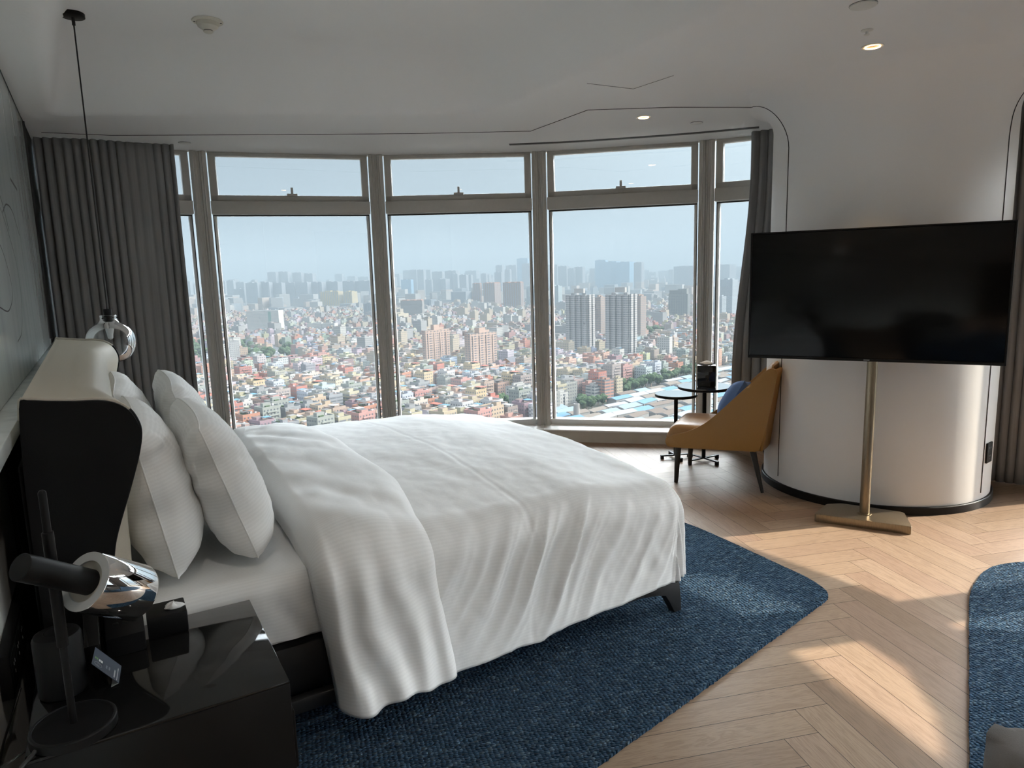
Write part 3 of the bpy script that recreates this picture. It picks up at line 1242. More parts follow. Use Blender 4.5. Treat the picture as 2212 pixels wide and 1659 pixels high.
def make_pillow(base, top, roll, L, Hh, T, v0, label, seed, sag=0.0):
    """base/top: (u, z) of lower and upper edge; pillow runs from v0 along the headboard"""
    bu, bz = base
    tu, tz = top
    ax = Vector((tu - bu, 0, tz - bz))
    H = ax.length
    ay = ax.normalized()
    nrm = Vector((ay.z, 0, -ay.x))              # front (away from the headboard)
    ctr = Vector(((bu + tu) / 2, v0 + L / 2, (bz + tz) / 2))
    root = empty('pillow', (0, 0, 0), TH, label=label, cat='pillow', group='white pillows at the head of the bed')
    n, m = 64, 48
    v, uv = [], []

    def outline(a, b):
        x = a * L / 2 * (1 - 0.060 * (1 - b * b))
        y = b * H / 2 * (1 - 0.050 * (1 - a * a))
        k = 1 - 0.055 * (abs(a) ** 5) * (abs(b) ** 5)          # blunt, slightly crushed corners
        x *= k
        y *= k
        x += 0.008 * math.sin(b * 9 + seed) * abs(a) ** 6
        return x, y

    def place(a, b, w):
        x, y = outline(a, b)
        x += 0.010 * nz(a * 2, b * 2, seed)
        y += sag * (abs(a) ** 2) * (b > 0) * b * (-1 if a < 0 else 0.3)
        bend = -0.02 * a * a
        p = ctr + Vector((0, x, 0)) + ay * y + nrm * (w + bend)
        return p

    sides = []
    for sgn in (1, -1):
        vv = []
        for i in range(n):
            a = -1 + 2 * i / (n - 1)
            a = math.copysign(abs(a) ** 0.8, a)
            for j in range(m):
                b = -1 + 2 * j / (m - 1)
                b = math.copysign(abs(b) ** 0.8, b)
                w = T * 0.5 * ((1 - abs(a) ** 5.0) * (1 - abs(b) ** 3.0)) ** 0.52
                w *= 1.0 + 0.16 * (-b)             # fill sinks towards the bottom
                wr = 0.006 * nz(a * 3, b * 5, seed + 3) + 0.0045 * nz(a * 9, b * 4, seed + 5)
                # creases that run in from the short ends and corners
                edge = sstep(0.55, 1.0, abs(a))
                wr += 0.0095 * edge * math.sin(b * 15 + 5 * nz(a * 3, b * 2, seed + 7)) * (1 - abs(a) ** 8) * (0.5 + nz(a * 2, b * 2, seed + 8))
                cr = sstep(0.75, 1.35, math.hypot(a, b))
                wr += 0.008 * cr * math.sin(math.atan2(b, a) * 18 + seed) * (1 - max(abs(a), abs(b)) ** 6)
                vv.append(place(a, b, sgn * (w + wr * min(1.0, w / 0.02))))
                uv.append((a * L / 2, b * H / 2))
        sides.append(vv)
    verts = sides[0] + sides[1]
    f0 = grid_faces(n, m)
    f1 = [tuple(n * m + i for i in reversed(q)) for q in f0]
    mesh('pillowcase', verts, f0 + f1, M['pillow'], root, smooth=True, angle=180, uv=uv)
    ring = []
    for k in range(40):
        ring.append(place(-1 + 2 * k / 40, -1, 0))
    for k in range(30):
        ring.append(place(1, -1 + 2 * k / 30, 0))
    for k in range(40):
        ring.append(place(1 - 2 * k / 40, 1, 0))
    for k in range(30):
        ring.append(place(-1, 1 - 2 * k / 30, 0))
    MB().tube(ring, 0.0026, 6, closed=True).build('piping', M['pillow'], root)
    return root


def make_pillows():
    make_pillow((0.150, 0.600), (0.062, 1.098), 0, 0.78, 0.5, 0.222, 2.235, 'white striped pillow against the headboard, nearest the black wing', 3, sag=0.018)
    make_pillow((0.392, 0.598), (0.246, 1.072), 0, 0.76, 0.5, 0.215, 2.27, 'white striped pillow standing in front, closest to the nightstand', 17, sag=-0.004)
    make_pillow((0.395, 0.592), (0.245, 1.085), 0, 0.76, 0.5, 0.205, 3.20, 'white pillow with a pointed corner on the far half, against the window', 29, sag=0.01)
    make_pillow((0.150, 0.590), (0.030, 1.090), 0, 0.76, 0.5, 0.205, 3.28, 'white pillow hidden behind the far front pillow', 41, sag=0.02)


# ---------------------------------------------------------------- nightstand and what stands on it
NZ = 0.54


def make_nightstand():
    n = empty('nightstand', (0, 0, 0), TH, label='glossy black lacquered nightstand in the lower left corner', cat='nightstand')
    u0, u1, v0, v1 = -0.226, 0.308, 1.626, 2.142
    c = ((u0 + u1) / 2, (v0 + v1) / 2)
    MB().box((c[0], c[1], NZ - 0.1285), (u1 - u0, v1 - v0, 0.243), bevel=0.002).build('cabinet', M['blacksatin'], n)
    MB().box((c[0], c[1], NZ - 0.0035), (u1 - u0, v1 - v0, 0.007), bevel=0.002).build('top_panel', M['blackgloss'], n)
    MB().box((u1 + 0.004, c[1], NZ - 0.165), (0.008, v1 - v0 - 0.02, 0.15), bevel=0.002).build('drawer', M['blacksatin'], n)
    MB().box((c[0] - 0.02, c[1], 0.150), (u1 - u0 - 0.10, v1 - v0 - 0.10, 0.278), bevel=0.004).build('plinth', M['black'], n)


def make_lamp():
    """table lamp: disc base, telescopic pole, black barrel carrying a chrome drum shade"""
    L = empty('table_lamp', (0, 0, 0), TH, label='black table lamp with chrome drum shade on the nightstand', cat='lamp')
    b = (-0.138, 1.69)
    z0 = NZ + 0.001
    MB().lathe([(0.080, 0), (0.0835, 0.002), (0.0835, 0.020), (0.0815, 0.0225), (0.0775, 0.0235), (0.076, 0.0215), (0.0, 0.0215)], 64, (b[0], b[1], z0), cap0=True, cap1=False).build('base', M['black'], L)
    MB().rod((b[0], b[1], z0 + 0.02), (b[0], b[1], z0 + 0.26), 0.0076).rod((b[0], b[1], z0 + 0.26), (b[0], b[1], 1.088), 0.0078, round_end=True).build('pole', M['black'], L)
    MB().lathe([(0.0095, 0.20), (0.0112, 0.201), (0.0112, 0.455), (0.0095, 0.456)], 24, (b[0], b[1], z0)).build('sleeve', M['black'], L)
    # the barrel passes in front of the pole, tilted down towards the bed
    a = Vector((-0.183, 1.607, 0.961))
    d = Vector((0.652, 0.512, -0.559)).normalized()
    Q = d.to_track_quat('Z', 'Y').to_matrix().to_4x4()
    s0, s1 = 0.152, 0.296
    R = 0.0640
    MB().lathe([(0.0265, 0.0), (0.0275, 0.001), (0.0275, s0 + 0.012)], 40, a, Q).build('barrel', M['black'], L)
    sh = MB().lathe([(R - 0.001, s0), (R, s0 + 0.002), (R, s1 - 0.006), (R - 0.0025, s1), (R - 0.0055, s1 - 0.001), (R - 0.004, s1 - 0.006), (R - 0.003, s0 + 0.01)], 72, a, Q, cap0=False, cap1=False).build('shade', M['chrome'], L)
    MB().lathe([(R - 0.001, s0), (0.044, s0 + 0.0005), (0.044, s0 + 0.008)], 72, a, Q, cap0=False, cap1=False).build('rear_ring', M['whitering'], sh)
    MB().lathe([(0.044, s0 + 0.006), (0.030, s0 + 0.012), (0.0, s0 + 0.013)], 72, a, Q, cap0=False, cap1=False).build('inner_ring', M['creamring'], sh)
    MB().lathe([(0.0, s1 - 0.03), (R - 0.004, s1 - 0.03)], 48, a, Q, cap0=False, cap1=False).build('diffuser', M['whitering'], sh)


def crumple(x, y, z, r, h, seed):
    """a pulled-up tuft of tissue"""
    n, m = 20, 9
    v = []
    for j in range(m):
        t = j / (m - 1)
        for i in range(n):
            a = 2 * PI * i / n
            rr = r * (1 - t) ** 0.6 * (1 + 0.45 * nz(math.cos(a) * 2, math.sin(a) * 2, seed + t * 3)) * (0.75 + 0.5 * math.sin(t * 3))
            v.append((x + rr * math.cos(a) * 1.5, y + rr * math.sin(a), z + h * t * (1 + 0.5 * nz(math.cos(a), math.sin(a), seed))))
    f = []
    for j in range(m - 1):
        for i in range(n):
            i2 = (i + 1) % n
            f.append((j * n + i, j * n + i2, (j + 1) * n + i2, (j + 1) * n + i))
    mb = MB()
    mb.add(v, f)
    return mb


def make_nightstand_things():
    z = NZ + 0.001
    # black round speaker / charger behind the lamp
    sp = empty('speaker', (0, 0, 0), TH, label='round black speaker behind the lamp pole on the nightstand', cat='speaker')
    MB().lathe([(0.047, 0), (0.051, 0.004), (0.051, 0.140), (0.047, 0.149), (0.040, 0.152), (0.0, 0.152)], 48, (-0.164, 1.885, z), cap1=False).build('body', M['black'], sp)
    MB().lathe([(0.024, 0.1525), (0.0255, 0.1530), (0.027, 0.1525)], 40, (-0.164, 1.885, z), cap0=False, cap1=False).build('control_ring', M['darkpanel'], sp)
    # black desk phone: sloping slab with a keypad console beside it
    p = empty('telephone', (0, 0, 0), TH, label='black desk telephone with sloping panel between the lamp pole and the bed', cat='telephone')
    prof = [(1.955, 0.0), (2.135, 0.0), (2.135, 0.125), (2.120, 0.130), (1.955, 0.062)]
    M5 = Matrix.Translation((-0.100, 0, z)) @ Matrix(((0, 0, 1, 0), (1, 0, 0, 0), (0, 1, 0, 0), (0, 0, 0, 1)))
    MB().prism(prof, -0.018, 0.018, 0.003, M4=M5).build('sloping_panel', M['blackgloss'], p)
    prof = [(1.99, 0.0), (2.135, 0.0), (2.135, 0.088), (1.99, 0.052)]
    M6 = Matrix.Translation((-0.026, 0, z)) @ Matrix(((0, 0, 1, 0), (1, 0, 0, 0), (0, 1, 0, 0), (0, 0, 0, 1)))
    MB().prism(prof, -0.046, 0.046, 0.006, M4=M6).build('console', M['black'], p)
    for i in range(4):
        for j in range(3):
            vv = 2.045 + i * 0.024
            MB().box((-0.046 + j * 0.022, vv, z + 0.0525 + (vv - 1.99) * 0.225), (0.013, 0.012, 0.005), bevel=0.001).build('key', M['darkpanel'], p)
    # tissue box against the mattress
    tb = empty('tissue_box', (0, 0, 0), TH, label='low black tissue box on the nightstand, half under the lamp shade against the bed', cat='tissue box')
    MB().box((0.078, 2.085, z + 0.030), (0.10, 0.10, 0.060), bevel=0.004).build('box', M['black'], tb)
    crumple(0.100, 2.075, z + 0.060, 0.018, 0.016, 51).build('tissue', M['tissue'], tb, angle=180)
    # tent card: two leaves, printed front
    c = empty('tent_card', (0, 0, 0), TH, label='small navy folded card with white print on the nightstand', cat='card')
    return c, z


def make_card(c, z):
    # printed leaf rises from the front edge; short leaf lies behind as the foot
    e0, e1 = Vector((-0.050, 1.840, z + 0.003)), Vector((-0.042, 1.925, z + 0.003))   # front fold
    t0 = Vector((-0.101, 1.858, z + 0.062))
    t1 = t0 + (e1 - e0)
    f0 = Vector((-0.066, 1.835, z + 0.001))
    f1 = f0 + (e1 - e0)
    n = (e1 - e0).cross(t0 - e0).normalized()
    if n.z < 0:
        n = -n
    th = 0.0009

    def slab(a, b, cc, d, name, mat):
        nn = (b - a).cross(d - a).normalized() * th
        v = [a, b, cc, d, a + nn, b + nn, cc + nn, d + nn]
        f = [(0, 1, 2, 3), (7, 6, 5, 4), (0, 4, 5, 1), (1, 5, 6, 2), (2, 6, 7, 3), (3, 7, 4, 0)]
        return mesh(name, v, f, mat, c, smooth=False)
    slab(e0, e1, t1, t0, 'front_leaf', M['card'])
    slab(e0, e1, f1, f0, 'foot_leaf', M['cardback'])
    ax, ay = (e1 - e0), (t0 - e0)

    def strip(x0, x1, y0, y1, mat, name):
        q = [e0 + ax * x0 + ay * y0, e0 + ax * x1 + ay * y0, e0 + ax * x1 + ay * y1, e0 + ax * x0 + ay * y1]
        q = [p + n * 0.0016 for p in q]
        return (q, mat, name)
    groups = {}
    rnd = random.Random(5)

    def glyphs(key, mat, x0, x1, yc, h):
        mb = groups.setdefault(key, (MB(), mat))[0]
        x = x0
        while x < x1:
            w = rnd.uniform(0.02, 0.045)
            for (yy, hh) in ((yc, h), (yc - h * 0.25, h * 0.4)):
                q = strip(x, min(x1, x + w * (1.0 if hh == h else 0.6)), yy - hh / 2, yy + hh / 2, mat, key)[0]
                mb.add(q, [(0, 1, 2, 3)])
            x += w + 0.018
    glyphs('headline_print', M['ink'], 0.10, 0.50, 0.20, 0.045)
    glyphs('small_print', M['ink'], 0.05, 0.72, 0.10, 0.028)
    glyphs('caption_print', M['inkgrey'], 0.28, 0.44, 0.50, 0.05)
    glyphs('caption_print', M['inkgrey'], 0.28, 0.46, 0.40, 0.05)
    g = MB()
    for (x0, x1, y0, y1) in ((0.38, 0.50, 0.66, 0.72), (0.38, 0.50, 0.735, 0.795)):
        g.add(strip(x0, x1, y0, y1, None, '')[0], [(0, 1, 2, 3)])
    g.build('white_mark', M['ink'], c, smooth=False)
    g = MB()
    for (x0, x1, y0, y1) in ((0.40, 0.50, 0.83, 0.88), (0.40, 0.50, 0.895, 0.945)):
        g.add(strip(x0, x1, y0, y1, None, '')[0], [(0, 1, 2, 3)])
    g.build('green_mark', M['inkgreen'], c, smooth=False)
    ring = []
    for k in range(28):
        a = 2 * PI * k / 28
        ring.append(e0 + ax * (0.18 + 0.10 * math.cos(a)) + ay * (0.79 + 0.13 * math.sin(a)) + n * 0.0016)
    mb = MB().tube(ring, 0.0005, 4, closed=True)
    for s in (-0.04, 0.04):
        mb.add(strip(0.18 + s - 0.008, 0.18 + s + 0.008, 0.74, 0.84, None, '')[0], [(0, 1, 2, 3)])
    mb.build('round_emblem', M['inkgrey'], c, smooth=False)
    for key, (mb, mat) in groups.items():
        mb.build(key, mat, c, smooth=False)


def make_wall_items():
    # back-painted art glass with drawn lines
    g = empty('wall_art', (0, 0, 0), TH, label='pale grey-green glass wall panel with thin ink drawing above the headboard', cat='wall art')
    MB().box((-0.291, 3.05, 1.832), (0.012, 4.82, 1.395), bevel=0.002).build('glass_panel', M['artglass'], g)
    ln = MB()

    def curve(pts, r):
        ln.tube(catmull([(-0.2845, p[0], p[1]) for p in pts], 10), r, 6)
    curve([(2.55, 2.02), (3.1, 1.98), (3.45, 1.86), (3.62, 1.74)], 0.0045)
    curve([(2.5, 1.88), (3.2, 1.86), (3.66, 1.68), (3.78, 1.50), (3.60, 1.33), (3.35, 1.29)], 0.0028)
    curve([(3.46, 1.80), (3.66, 1.85), (3.90, 1.84), (4.10, 1.75)], 0.0042)
    curve([(4.02, 2.00), (4.32, 1.985)], 0.008)
    curve([(4.05, 1.99), (4.10, 1.90)], 0.0016)
    curve([(4.30, 1.985), (4.36, 1.88)], 0.0016)
    curve([(4.40, 1.78), (4.50, 1.55), (4.62, 1.35)], 0.0018)
    curve([(2.7, 1.70), (3.2, 1.66), (3.42, 1.50), (3.2, 1.42), (2.9, 1.44)], 0.0032)
    ln.v = [(-0.2849 + (q[0] + 0.2845) * 0.06, q[1], q[2]) for q in ln.v]      # flat ink strokes on the glass
    ln.build('ink_drawing', M['seam'], g)
    # glass-topped ledge under the art
    MB().box((-0.262, 3.30, 1.110), (0.070, 6.0 - 0.75, 0.045), bevel=0.004).build('ledge', M['artglass'], g)
    MB().box((-0.2835, 5.443, 1.85), (0.020, 0.008, 1.36)).build('end_strip', M['seam'], g, smooth=False)
    MB().box((-0.2905, 3.05, 2.534), (0.014, 4.84, 0.008)).build('top_strip', M['seam'], g, smooth=False)
    # black switch and socket plates beside the nightstand
    s = empty('socket_panel', (0, 0, 0), TH, label='black switch and socket panel on the wall above the nightstand', cat='socket')
    MB().box((-0.286, 2.245, 0.560), (0.026, 0.52, 0.115), bevel=0.003).build('plate', M['black'], s)
    for k in range(5):
        MB().box((-0.2725, 2.045 + 0.098 * k, 0.560), (0.002, 0.086, 0.086), bevel=0.0008).build('module', M['darkpanel'], s)
    for k in range(3):
        for (a, b_) in ((-0.010, 0.012), (0.010, 0.012), (0.0, -0.012)):
            MB().box((-0.2712, 2.045 + 0.098 * k + a, 0.560 + b_), (0.0012, 0.003, 0.008)).build('pin_hole', M['inkgrey'], s, smooth=False)
    o = MB().tube(catmull([xy(-0.268, 2.05) + (0.495,), xy(-0.285, 1.98) + (0.46,), xy(-0.288, 1.86) + (0.47,), xy(-0.284, 1.72) + (0.49,), xy(-0.278, 1.64) + (0.535,), xy(-0.25, 1.63) + (0.549,), xy(-0.225, 1.655) + (0.549,)], 10), 0.0028, 8).build('power_cable', M['cord'])
    tag(o, 'thin black cable looping from the wall panel to the lamp', 'cable')
    o = MB().tube(catmull([xy(-0.205, 1.640) + (0.551,), xy(-0.24, 1.60) + (0.53,), xy(-0.275, 1.57) + (0.45,), xy(-0.28, 1.55) + (0.25,), xy(-0.28, 1.55) + (0.02,)], 10), 0.0048, 8).build('lamp_cable', M['cord'])
    tag(o, 'thick black lamp cable hanging over the near edge of the nightstand', 'cable')


def make_pendant():
    x, y = xy(0.044, 4.42)
    zc = HZ
    p = empty('pendant_lamp', (x, y, 0), 0, label='clear glass globe pendant on a long black cord by the headboard', cat='pendant lamp')
    MB().lathe([(0.052, zc - 0.022), (0.055, zc - 0.020), (0.055, zc - 0.002), (0.052, zc)], 40).build('ceiling_rose', M['black'], p)
    MB().rod((0, 0, 1.37), (0, 0, zc - 0.02), 0.0036, n=10).rod((0, 0, zc - 0.06), (0, 0, zc - 0.02), 0.008, n=12).build('cord', M['cord'], p)
    MB().lathe([(0.018, 1.375), (0.020, 1.373), (0.020, 1.325), (0.022, 1.31), (0.018, 1.305)], 24).build('socket', M['black'], p)
    prof = [(0.040, 1.342), (0.042, 1.338), (0.042, 1.318), (0.052, 1.303), (0.075, 1.288), (0.098, 1.268), (0.115, 1.24), (0.122, 1.205), (0.120, 1.17), (0.108, 1.135), (0.085, 1.105), (0.055, 1.088), (0.02, 1.082), (0.0, 1.081)]
    P = catmull([(a, b, 0) for a, b in prof], 4)
    g = MB().lathe([(q.x, q.y) for q in P], 56, cap0=False, cap1=False).build('glass_globe', M['globe'], p, angle=180)
    for k in range(3):
        a = 2.1 * k + 0.4
        MB().rod((0.02 * math.cos(a), 0.02 * math.sin(a), 1.327), (0.049 * math.cos(a), 0.049 * math.sin(a), 1.327), 0.0032, n=8).build('fixing_screw', M['black'], p)
    MB().lathe([(0.012, 1.305), (0.016, 1.298), (0.019, 1.275), (0.021, 1.262), (0.015, 1.235), (0.013, 1.215), (0.0, 1.205)], 24, cap0=True, cap1=False).build('bulb', M['frost'], p)

# ---------------------------------------------------------------- television on its stand
def make_tv():
    Lp, Rp = Vector((1.439, 4.195)), Vector((2.560, 3.556))
    d = (Rp - Lp)
    W = d.length
    ang = math.atan2(d.y, d.x)
    c = (Lp + Rp) / 2
    z0, z1 = 0.963, 1.704
    H = z1 - z0
    t = empty('television', (c.x, c.y, 0), ang, label='large flat black television on a brass pole stand in front of the pier', cat='television')
    zc = (z0 + z1) / 2
    MB().box((0, 0.022, zc), (W, 0.034, H), bevel=0.003).build('casing', M['blackfab'], t)
    MB().box((0, 0.085, zc - 0.06), (W * 0.55, 0.06, H * 0.55), bevel=0.02).build('rear_housing', M['black'], t)
    MB().box((0, 0.003, zc + 0.003), (W - 0.022, 0.006, H - 0.030), bevel=0.001).build('screen', M['screen'], t)
    b = MB()
    b.box((0, 0.003, z1 - 0.004), (W, 0.009, 0.008), bevel=0.002)
    b.box((0, 0.003, z0 + 0.008), (W, 0.009, 0.016), bevel=0.002)
    for s in (-1, 1):
        b.box((s * (W / 2 - 0.005), 0.003, zc), (0.010, 0.009, H), bevel=0.002)
    b.build('bezel', M['black'], t)
    steel = simple('steel_edge', (0.35, 0.35, 0.34), 0.35, metal=0.8)
    for s in (-1, 1):
        MB().box((s * (W / 2 + 0.0006), 0.012, zc), (0.0018, 0.010, H - 0.004)).build('edge_trim', steel, t, smooth=False)
    MB().box((0, -0.0015, z0 + 0.008), (0.03, 0.002, 0.005)).build('status_light_window', M['inkgrey'], t, smooth=False)
    s = empty('television_stand', (2.065, 3.935, 0), 0, label='brushed brass pole stand with an angular flat base holding the television', cat='stand')
    poly = [(1.772, 3.950), (2.212, 3.698), (2.300, 3.935), (2.02, 4.12), (1.925, 4.118)]
    poly = [(x - 2.065, y - 3.935, 0) for x, y in poly]
    pr = fill_poly(poly, [0.02, 0.012, 0.02, 0.02, 0.02], 6)
    MB().prism([(p.x, p.y) for p in pr], 0.001, 0.048, 0.004).build('base', M['brass'], s)
    MB().rod((0.0, 0.0, 0.047), (0.0, 0.0, 0.985), 0.0275, n=36).build('pole', M['brass'], s)
    MB().lathe([(0.040, 0.048), (0.040, 0.052), (0.030, 0.054)], 36).build('collar', M['brass'], s)
    R = Matrix.Rotation(ang, 4, 'Z')
    q = R @ Vector((0, 0.0, 0))
    MB().box((0.0, 0.0, 1.02), (0.09, 0.05, 0.12), ang, bevel=0.006).build('bracket', M['black'], s)


# ---------------------------------------------------------------- ochre chair
def make_chair():
    h = math.radians(154)
    hd = Vector((math.cos(h), math.sin(h)))
    lt = Vector((-hd.y, hd.x))
    P = Vector((1.662, 4.506))
    half = 0.285
    o = P + lt * (-half) + hd * 0.0
    c = empty('chair', (o.x, o.y, 0), h, label='ochre leather tub chair with black tapered legs facing the window', cat='chair')
    # local: x forward, y to the chair's left (near side), z up
    prof = [(0.022, 0.285), (0.15, 0.279), (0.35, 0.272), (0.60, 0.266), (0.640, 0.272), (0.652, 0.292), (0.648, 0.325), (0.625, 0.345), (0.56, 0.365), (0.50, 0.385), (0.43, 0.420), (0.36, 0.470),
            (0.28, 0.545), (0.20, 0.628), (0.12, 0.710), (0.05, 0.780), (0.00, 0.825), (-0.035, 0.846), (-0.062, 0.842), (-0.074, 0.822), (-0.066, 0.75), (-0.045, 0.62), (-0.015, 0.45)]
    P3 = catmull([(a, b, 0) for a, b in prof] + [(prof[0][0], prof[0][1], 0)], 3)[:-1]
    pr = [(p.x, p.y) for p in P3]
    for s in (1, -1):
        M4 = Matrix.Translation((0, s * (half - 0.016), 0)) @ Matrix.Rotation(PI / 2, 4, 'X')
        MB().prism(pr, -0.017, 0.017, 0.008, M4=M4, seg=3).build('side_panel', M['ochre'], c, angle=40)
        st = [(p[0], s * (half - 0.002), p[1]) for p in pr if p[1] > 0.30]
        MB().tube([q for q in st], 0.0022, 6).build('edge_seam', M['ochreseat'], c)
    # back shell and padded inner back
    nu, nv = 24, 20
    v = []
    for i in range(nu):
        y = lerp(-half + 0.012, half - 0.012, i / (nu - 1))
        bow = 0.030 * (1 - (y / half) ** 2)
        for k in range(nv):
            t = k / (nv - 1)
            z = lerp(0.285, 0.840, t)
            x = lerp(0.018, -0.066, t) - bow
            v.append((x, y, z))
    b = mesh('back_shell', v, grid_faces(nu, nv), M['ochre'], c, smooth=True, angle=180)
    md = b.modifiers.new('t', 'SOLIDIFY')
    md.thickness = 0.018
    md.offset = 0
    v = []
    n, m = 26, 22
    for i in range(n):
        a = -1 + 2 * i / (n - 1)
        for k in range(m):
            t = k / (m - 1)
            z = lerp(0.40, 0.868, t)
            y = a * (half - 0.040)
            puff = 0.075 * ((1 - abs(a) ** 5) * (1 - abs(2 * t - 1) ** 6)) ** 0.5
            x = lerp(0.050, -0.040, t) - 0.022 * (1 - a * a) + puff * (0.7 + 0.3 * (1 - t))
            v.append((x, y, z + 0.012 * (1 - a * a) * t))
    k0 = len(v)
    for i in range(n):
        a = -1 + 2 * i / (n - 1)
        for k in range(m):
            t = k / (m - 1)
            v.append((lerp(0.045, -0.052, t) - 0.026 * (1 - a * a), a * (half - 0.040), lerp(0.40, 0.862, t) + 0.010 * (1 - a * a) * t))
    f = grid_faces(n, m) + [tuple(k0 + q for q in reversed(g)) for g in grid_faces(n, m)]
    for i in range(n - 1):
        for (kk) in (0, m - 1):
            f.append((i * m + kk, (i + 1) * m + kk, k0 + (i + 1) * m + kk, k0 + i * m + kk))
    for kk in range(m - 1):
        for i in (0, n - 1):
            f.append((i * m + kk, i * m + kk + 1, k0 + i * m + kk + 1, k0 + i * m + kk))
    mesh('backrest', v, f, M['ochreseat'], c, smooth=True, angle=60)
    # seat cushion with a domed waterfall front
    n, m = 30, 30
    v = []
    for i in range(n):
        a = i / (n - 1)
        for k in range(m):
            b_ = -1 + 2 * k / (m - 1)
            x = lerp(0.03, 0.655, a)
            y = b_ * (half - 0.036)
            edge = (1 - abs(b_) ** 8) ** 0.4
            fr = (1 - max(0, (a - 0.86) / 0.14) ** 2.4) if a > 0.86 else 1.0
            z = 0.335 + 0.090 * max(0.0, fr) ** 0.55 * (0.62 + 0.38 * edge) + 0.010 * (1 - b_ * b_) * math.sin(PI * a) + 0.003 * nz(a * 4, b_ * 3, 60)
            v.append((x, y, z))
    k0 = len(v)
    for i in range(n):
        a = i / (n - 1)
        for k in range(m):
            b_ = -1 + 2 * k / (m - 1)
            v.append((lerp(0.03, 0.645, a), b_ * (half - 0.036), 0.285))
    f = grid_faces(n, m) + [tuple(k0 + q for q in reversed(g)) for g in grid_faces(n, m)]
    for i in range(n - 1):
        for kk in (0, m - 1):
            f.append((i * m + kk, (i + 1) * m + kk, k0 + (i + 1) * m + kk, k0 + i * m + kk))
    for kk in range(m - 1):
        for i in (0, n - 1):
            f.append((i * m + kk, i * m + kk + 1, k0 + i * m + kk + 1, k0 + i * m + kk))
    mesh('seat', v, f, M['ochreseat'], c, smooth=True, angle=50)
    MB().box((0.335, 0, 0.287), (0.58, 2 * half - 0.05, 0.030), bevel=0.004).build('seat_frame', M['ochre'], c)
    for s in (1, -1):
        m = MB()
        m.rod((0.585, s * (half - 0.045), 0.0), (0.575, s * (half - 0.060), 0.275), 0.014, 0.024, 24)
        m.build('leg', M['walnut'], c)
        m = MB()
        m.rod((-0.005, s * (half - 0.005), 0.0), (0.072, s * (half - 0.050), 0.288), 0.010, 0.023, 24)
        m.build('leg', M['walnut'], c)
    # cushion resting on the seat
    hw = math.radians(154)
    cu = empty('cushion', (o.x, o.y, 0), h, label='small navy blue cushion resting in the ochre chair', cat='cushion')
    n, m = 30, 30
    v = []
    R = Matrix.Translation((0.215, 0.06, 0.578)) @ Matrix.Rotation(math.radians(10), 4, 'X') @ Matrix.Rotation(math.radians(-28), 4, 'Y')
    for sgn in (1, -1):
        for i in range(n):
            a = -1 + 2 * i / (n - 1)
            for k in range(m):
                b_ = -1 + 2 * k / (m - 1)
                w = 0.085 * ((1 - abs(a) ** 3) * (1 - abs(b_) ** 3)) ** 0.55
                x = a * 0.165 * (1 - 0.08 * (1 - b_ * b_))
                y = b_ * 0.165 * (1 - 0.08 * (1 - a * a))
                v.append(R @ Vector((sgn * w + 0.002 * nz(a * 4, b_ * 4, 61 + sgn), y, x)))
    f = grid_faces(n, m) + [tuple(n * m + q for q in reversed(g)) for g in grid_faces(n, m)]
    mesh('cushion_cover', v, f, M['bluecush'], cu, smooth=True, angle=180)


# ---------------------------------------------------------------- side tables
def make_tables():
    for (x, y, zt, r, rot, lab) in ((1.305, 5.450, 0.530, 0.166, 0.15, 'smaller, lower round black side table by the window'),
                                    (1.500, 5.335, 0.605, 0.205, 0.50, 'larger, taller round black side table carrying the tissue box')):
        t = empty('side_table', (x, y, 0), rot, label=lab, cat='side table', group='pair of round side tables')
        MB().lathe([(r - 0.004, zt - 0.022), (r, zt - 0.018), (r, zt - 0.004), (r - 0.003, zt - 0.001), (r - 0.004, zt - 0.001)], 72, cap1=False).build('rim', M['black'], t)
        MB().lathe([(r - 0.004, zt - 0.003), (r - 0.0042, zt - 0.0005), (0.0, zt)], 72, cap0=False, cap1=False).build('tabletop', M['darkmirror'], t)
        MB().rod((0, 0, 0.022), (0, 0, zt - 0.021), 0.0155, n=24).build('pole', M['black'], t)
        b = MB()
        a = 0.155 if r > 0.18 else 0.125
        for k in range(4):
            an = k * PI / 2
            ca, sa = math.cos(an), math.sin(an)
            b.box((ca * a / 2, sa * a / 2, 0.027), (a, 0.024, 0.010), an, bevel=0.002)
            b.box((ca * (a - 0.012), sa * (a - 0.012), 0.0125), (0.024, 0.024, 0.023), an, bevel=0.002)
        b.build('cross_foot', M['black'], t)
    z = 0.606
    t = empty('tissue_box', (1.515, 5.345, z), -0.27, label='tall black acrylic tissue box on the taller side table', cat='tissue box')
    MB().box((0, 0, 0.083), (0.138, 0.138, 0.164), bevel=0.003).build('box', M['blackgloss'], t)
    crumple(0, 0, 0.165, 0.034, 0.030, 71).build('tissue', M['tissue'], t, angle=180)


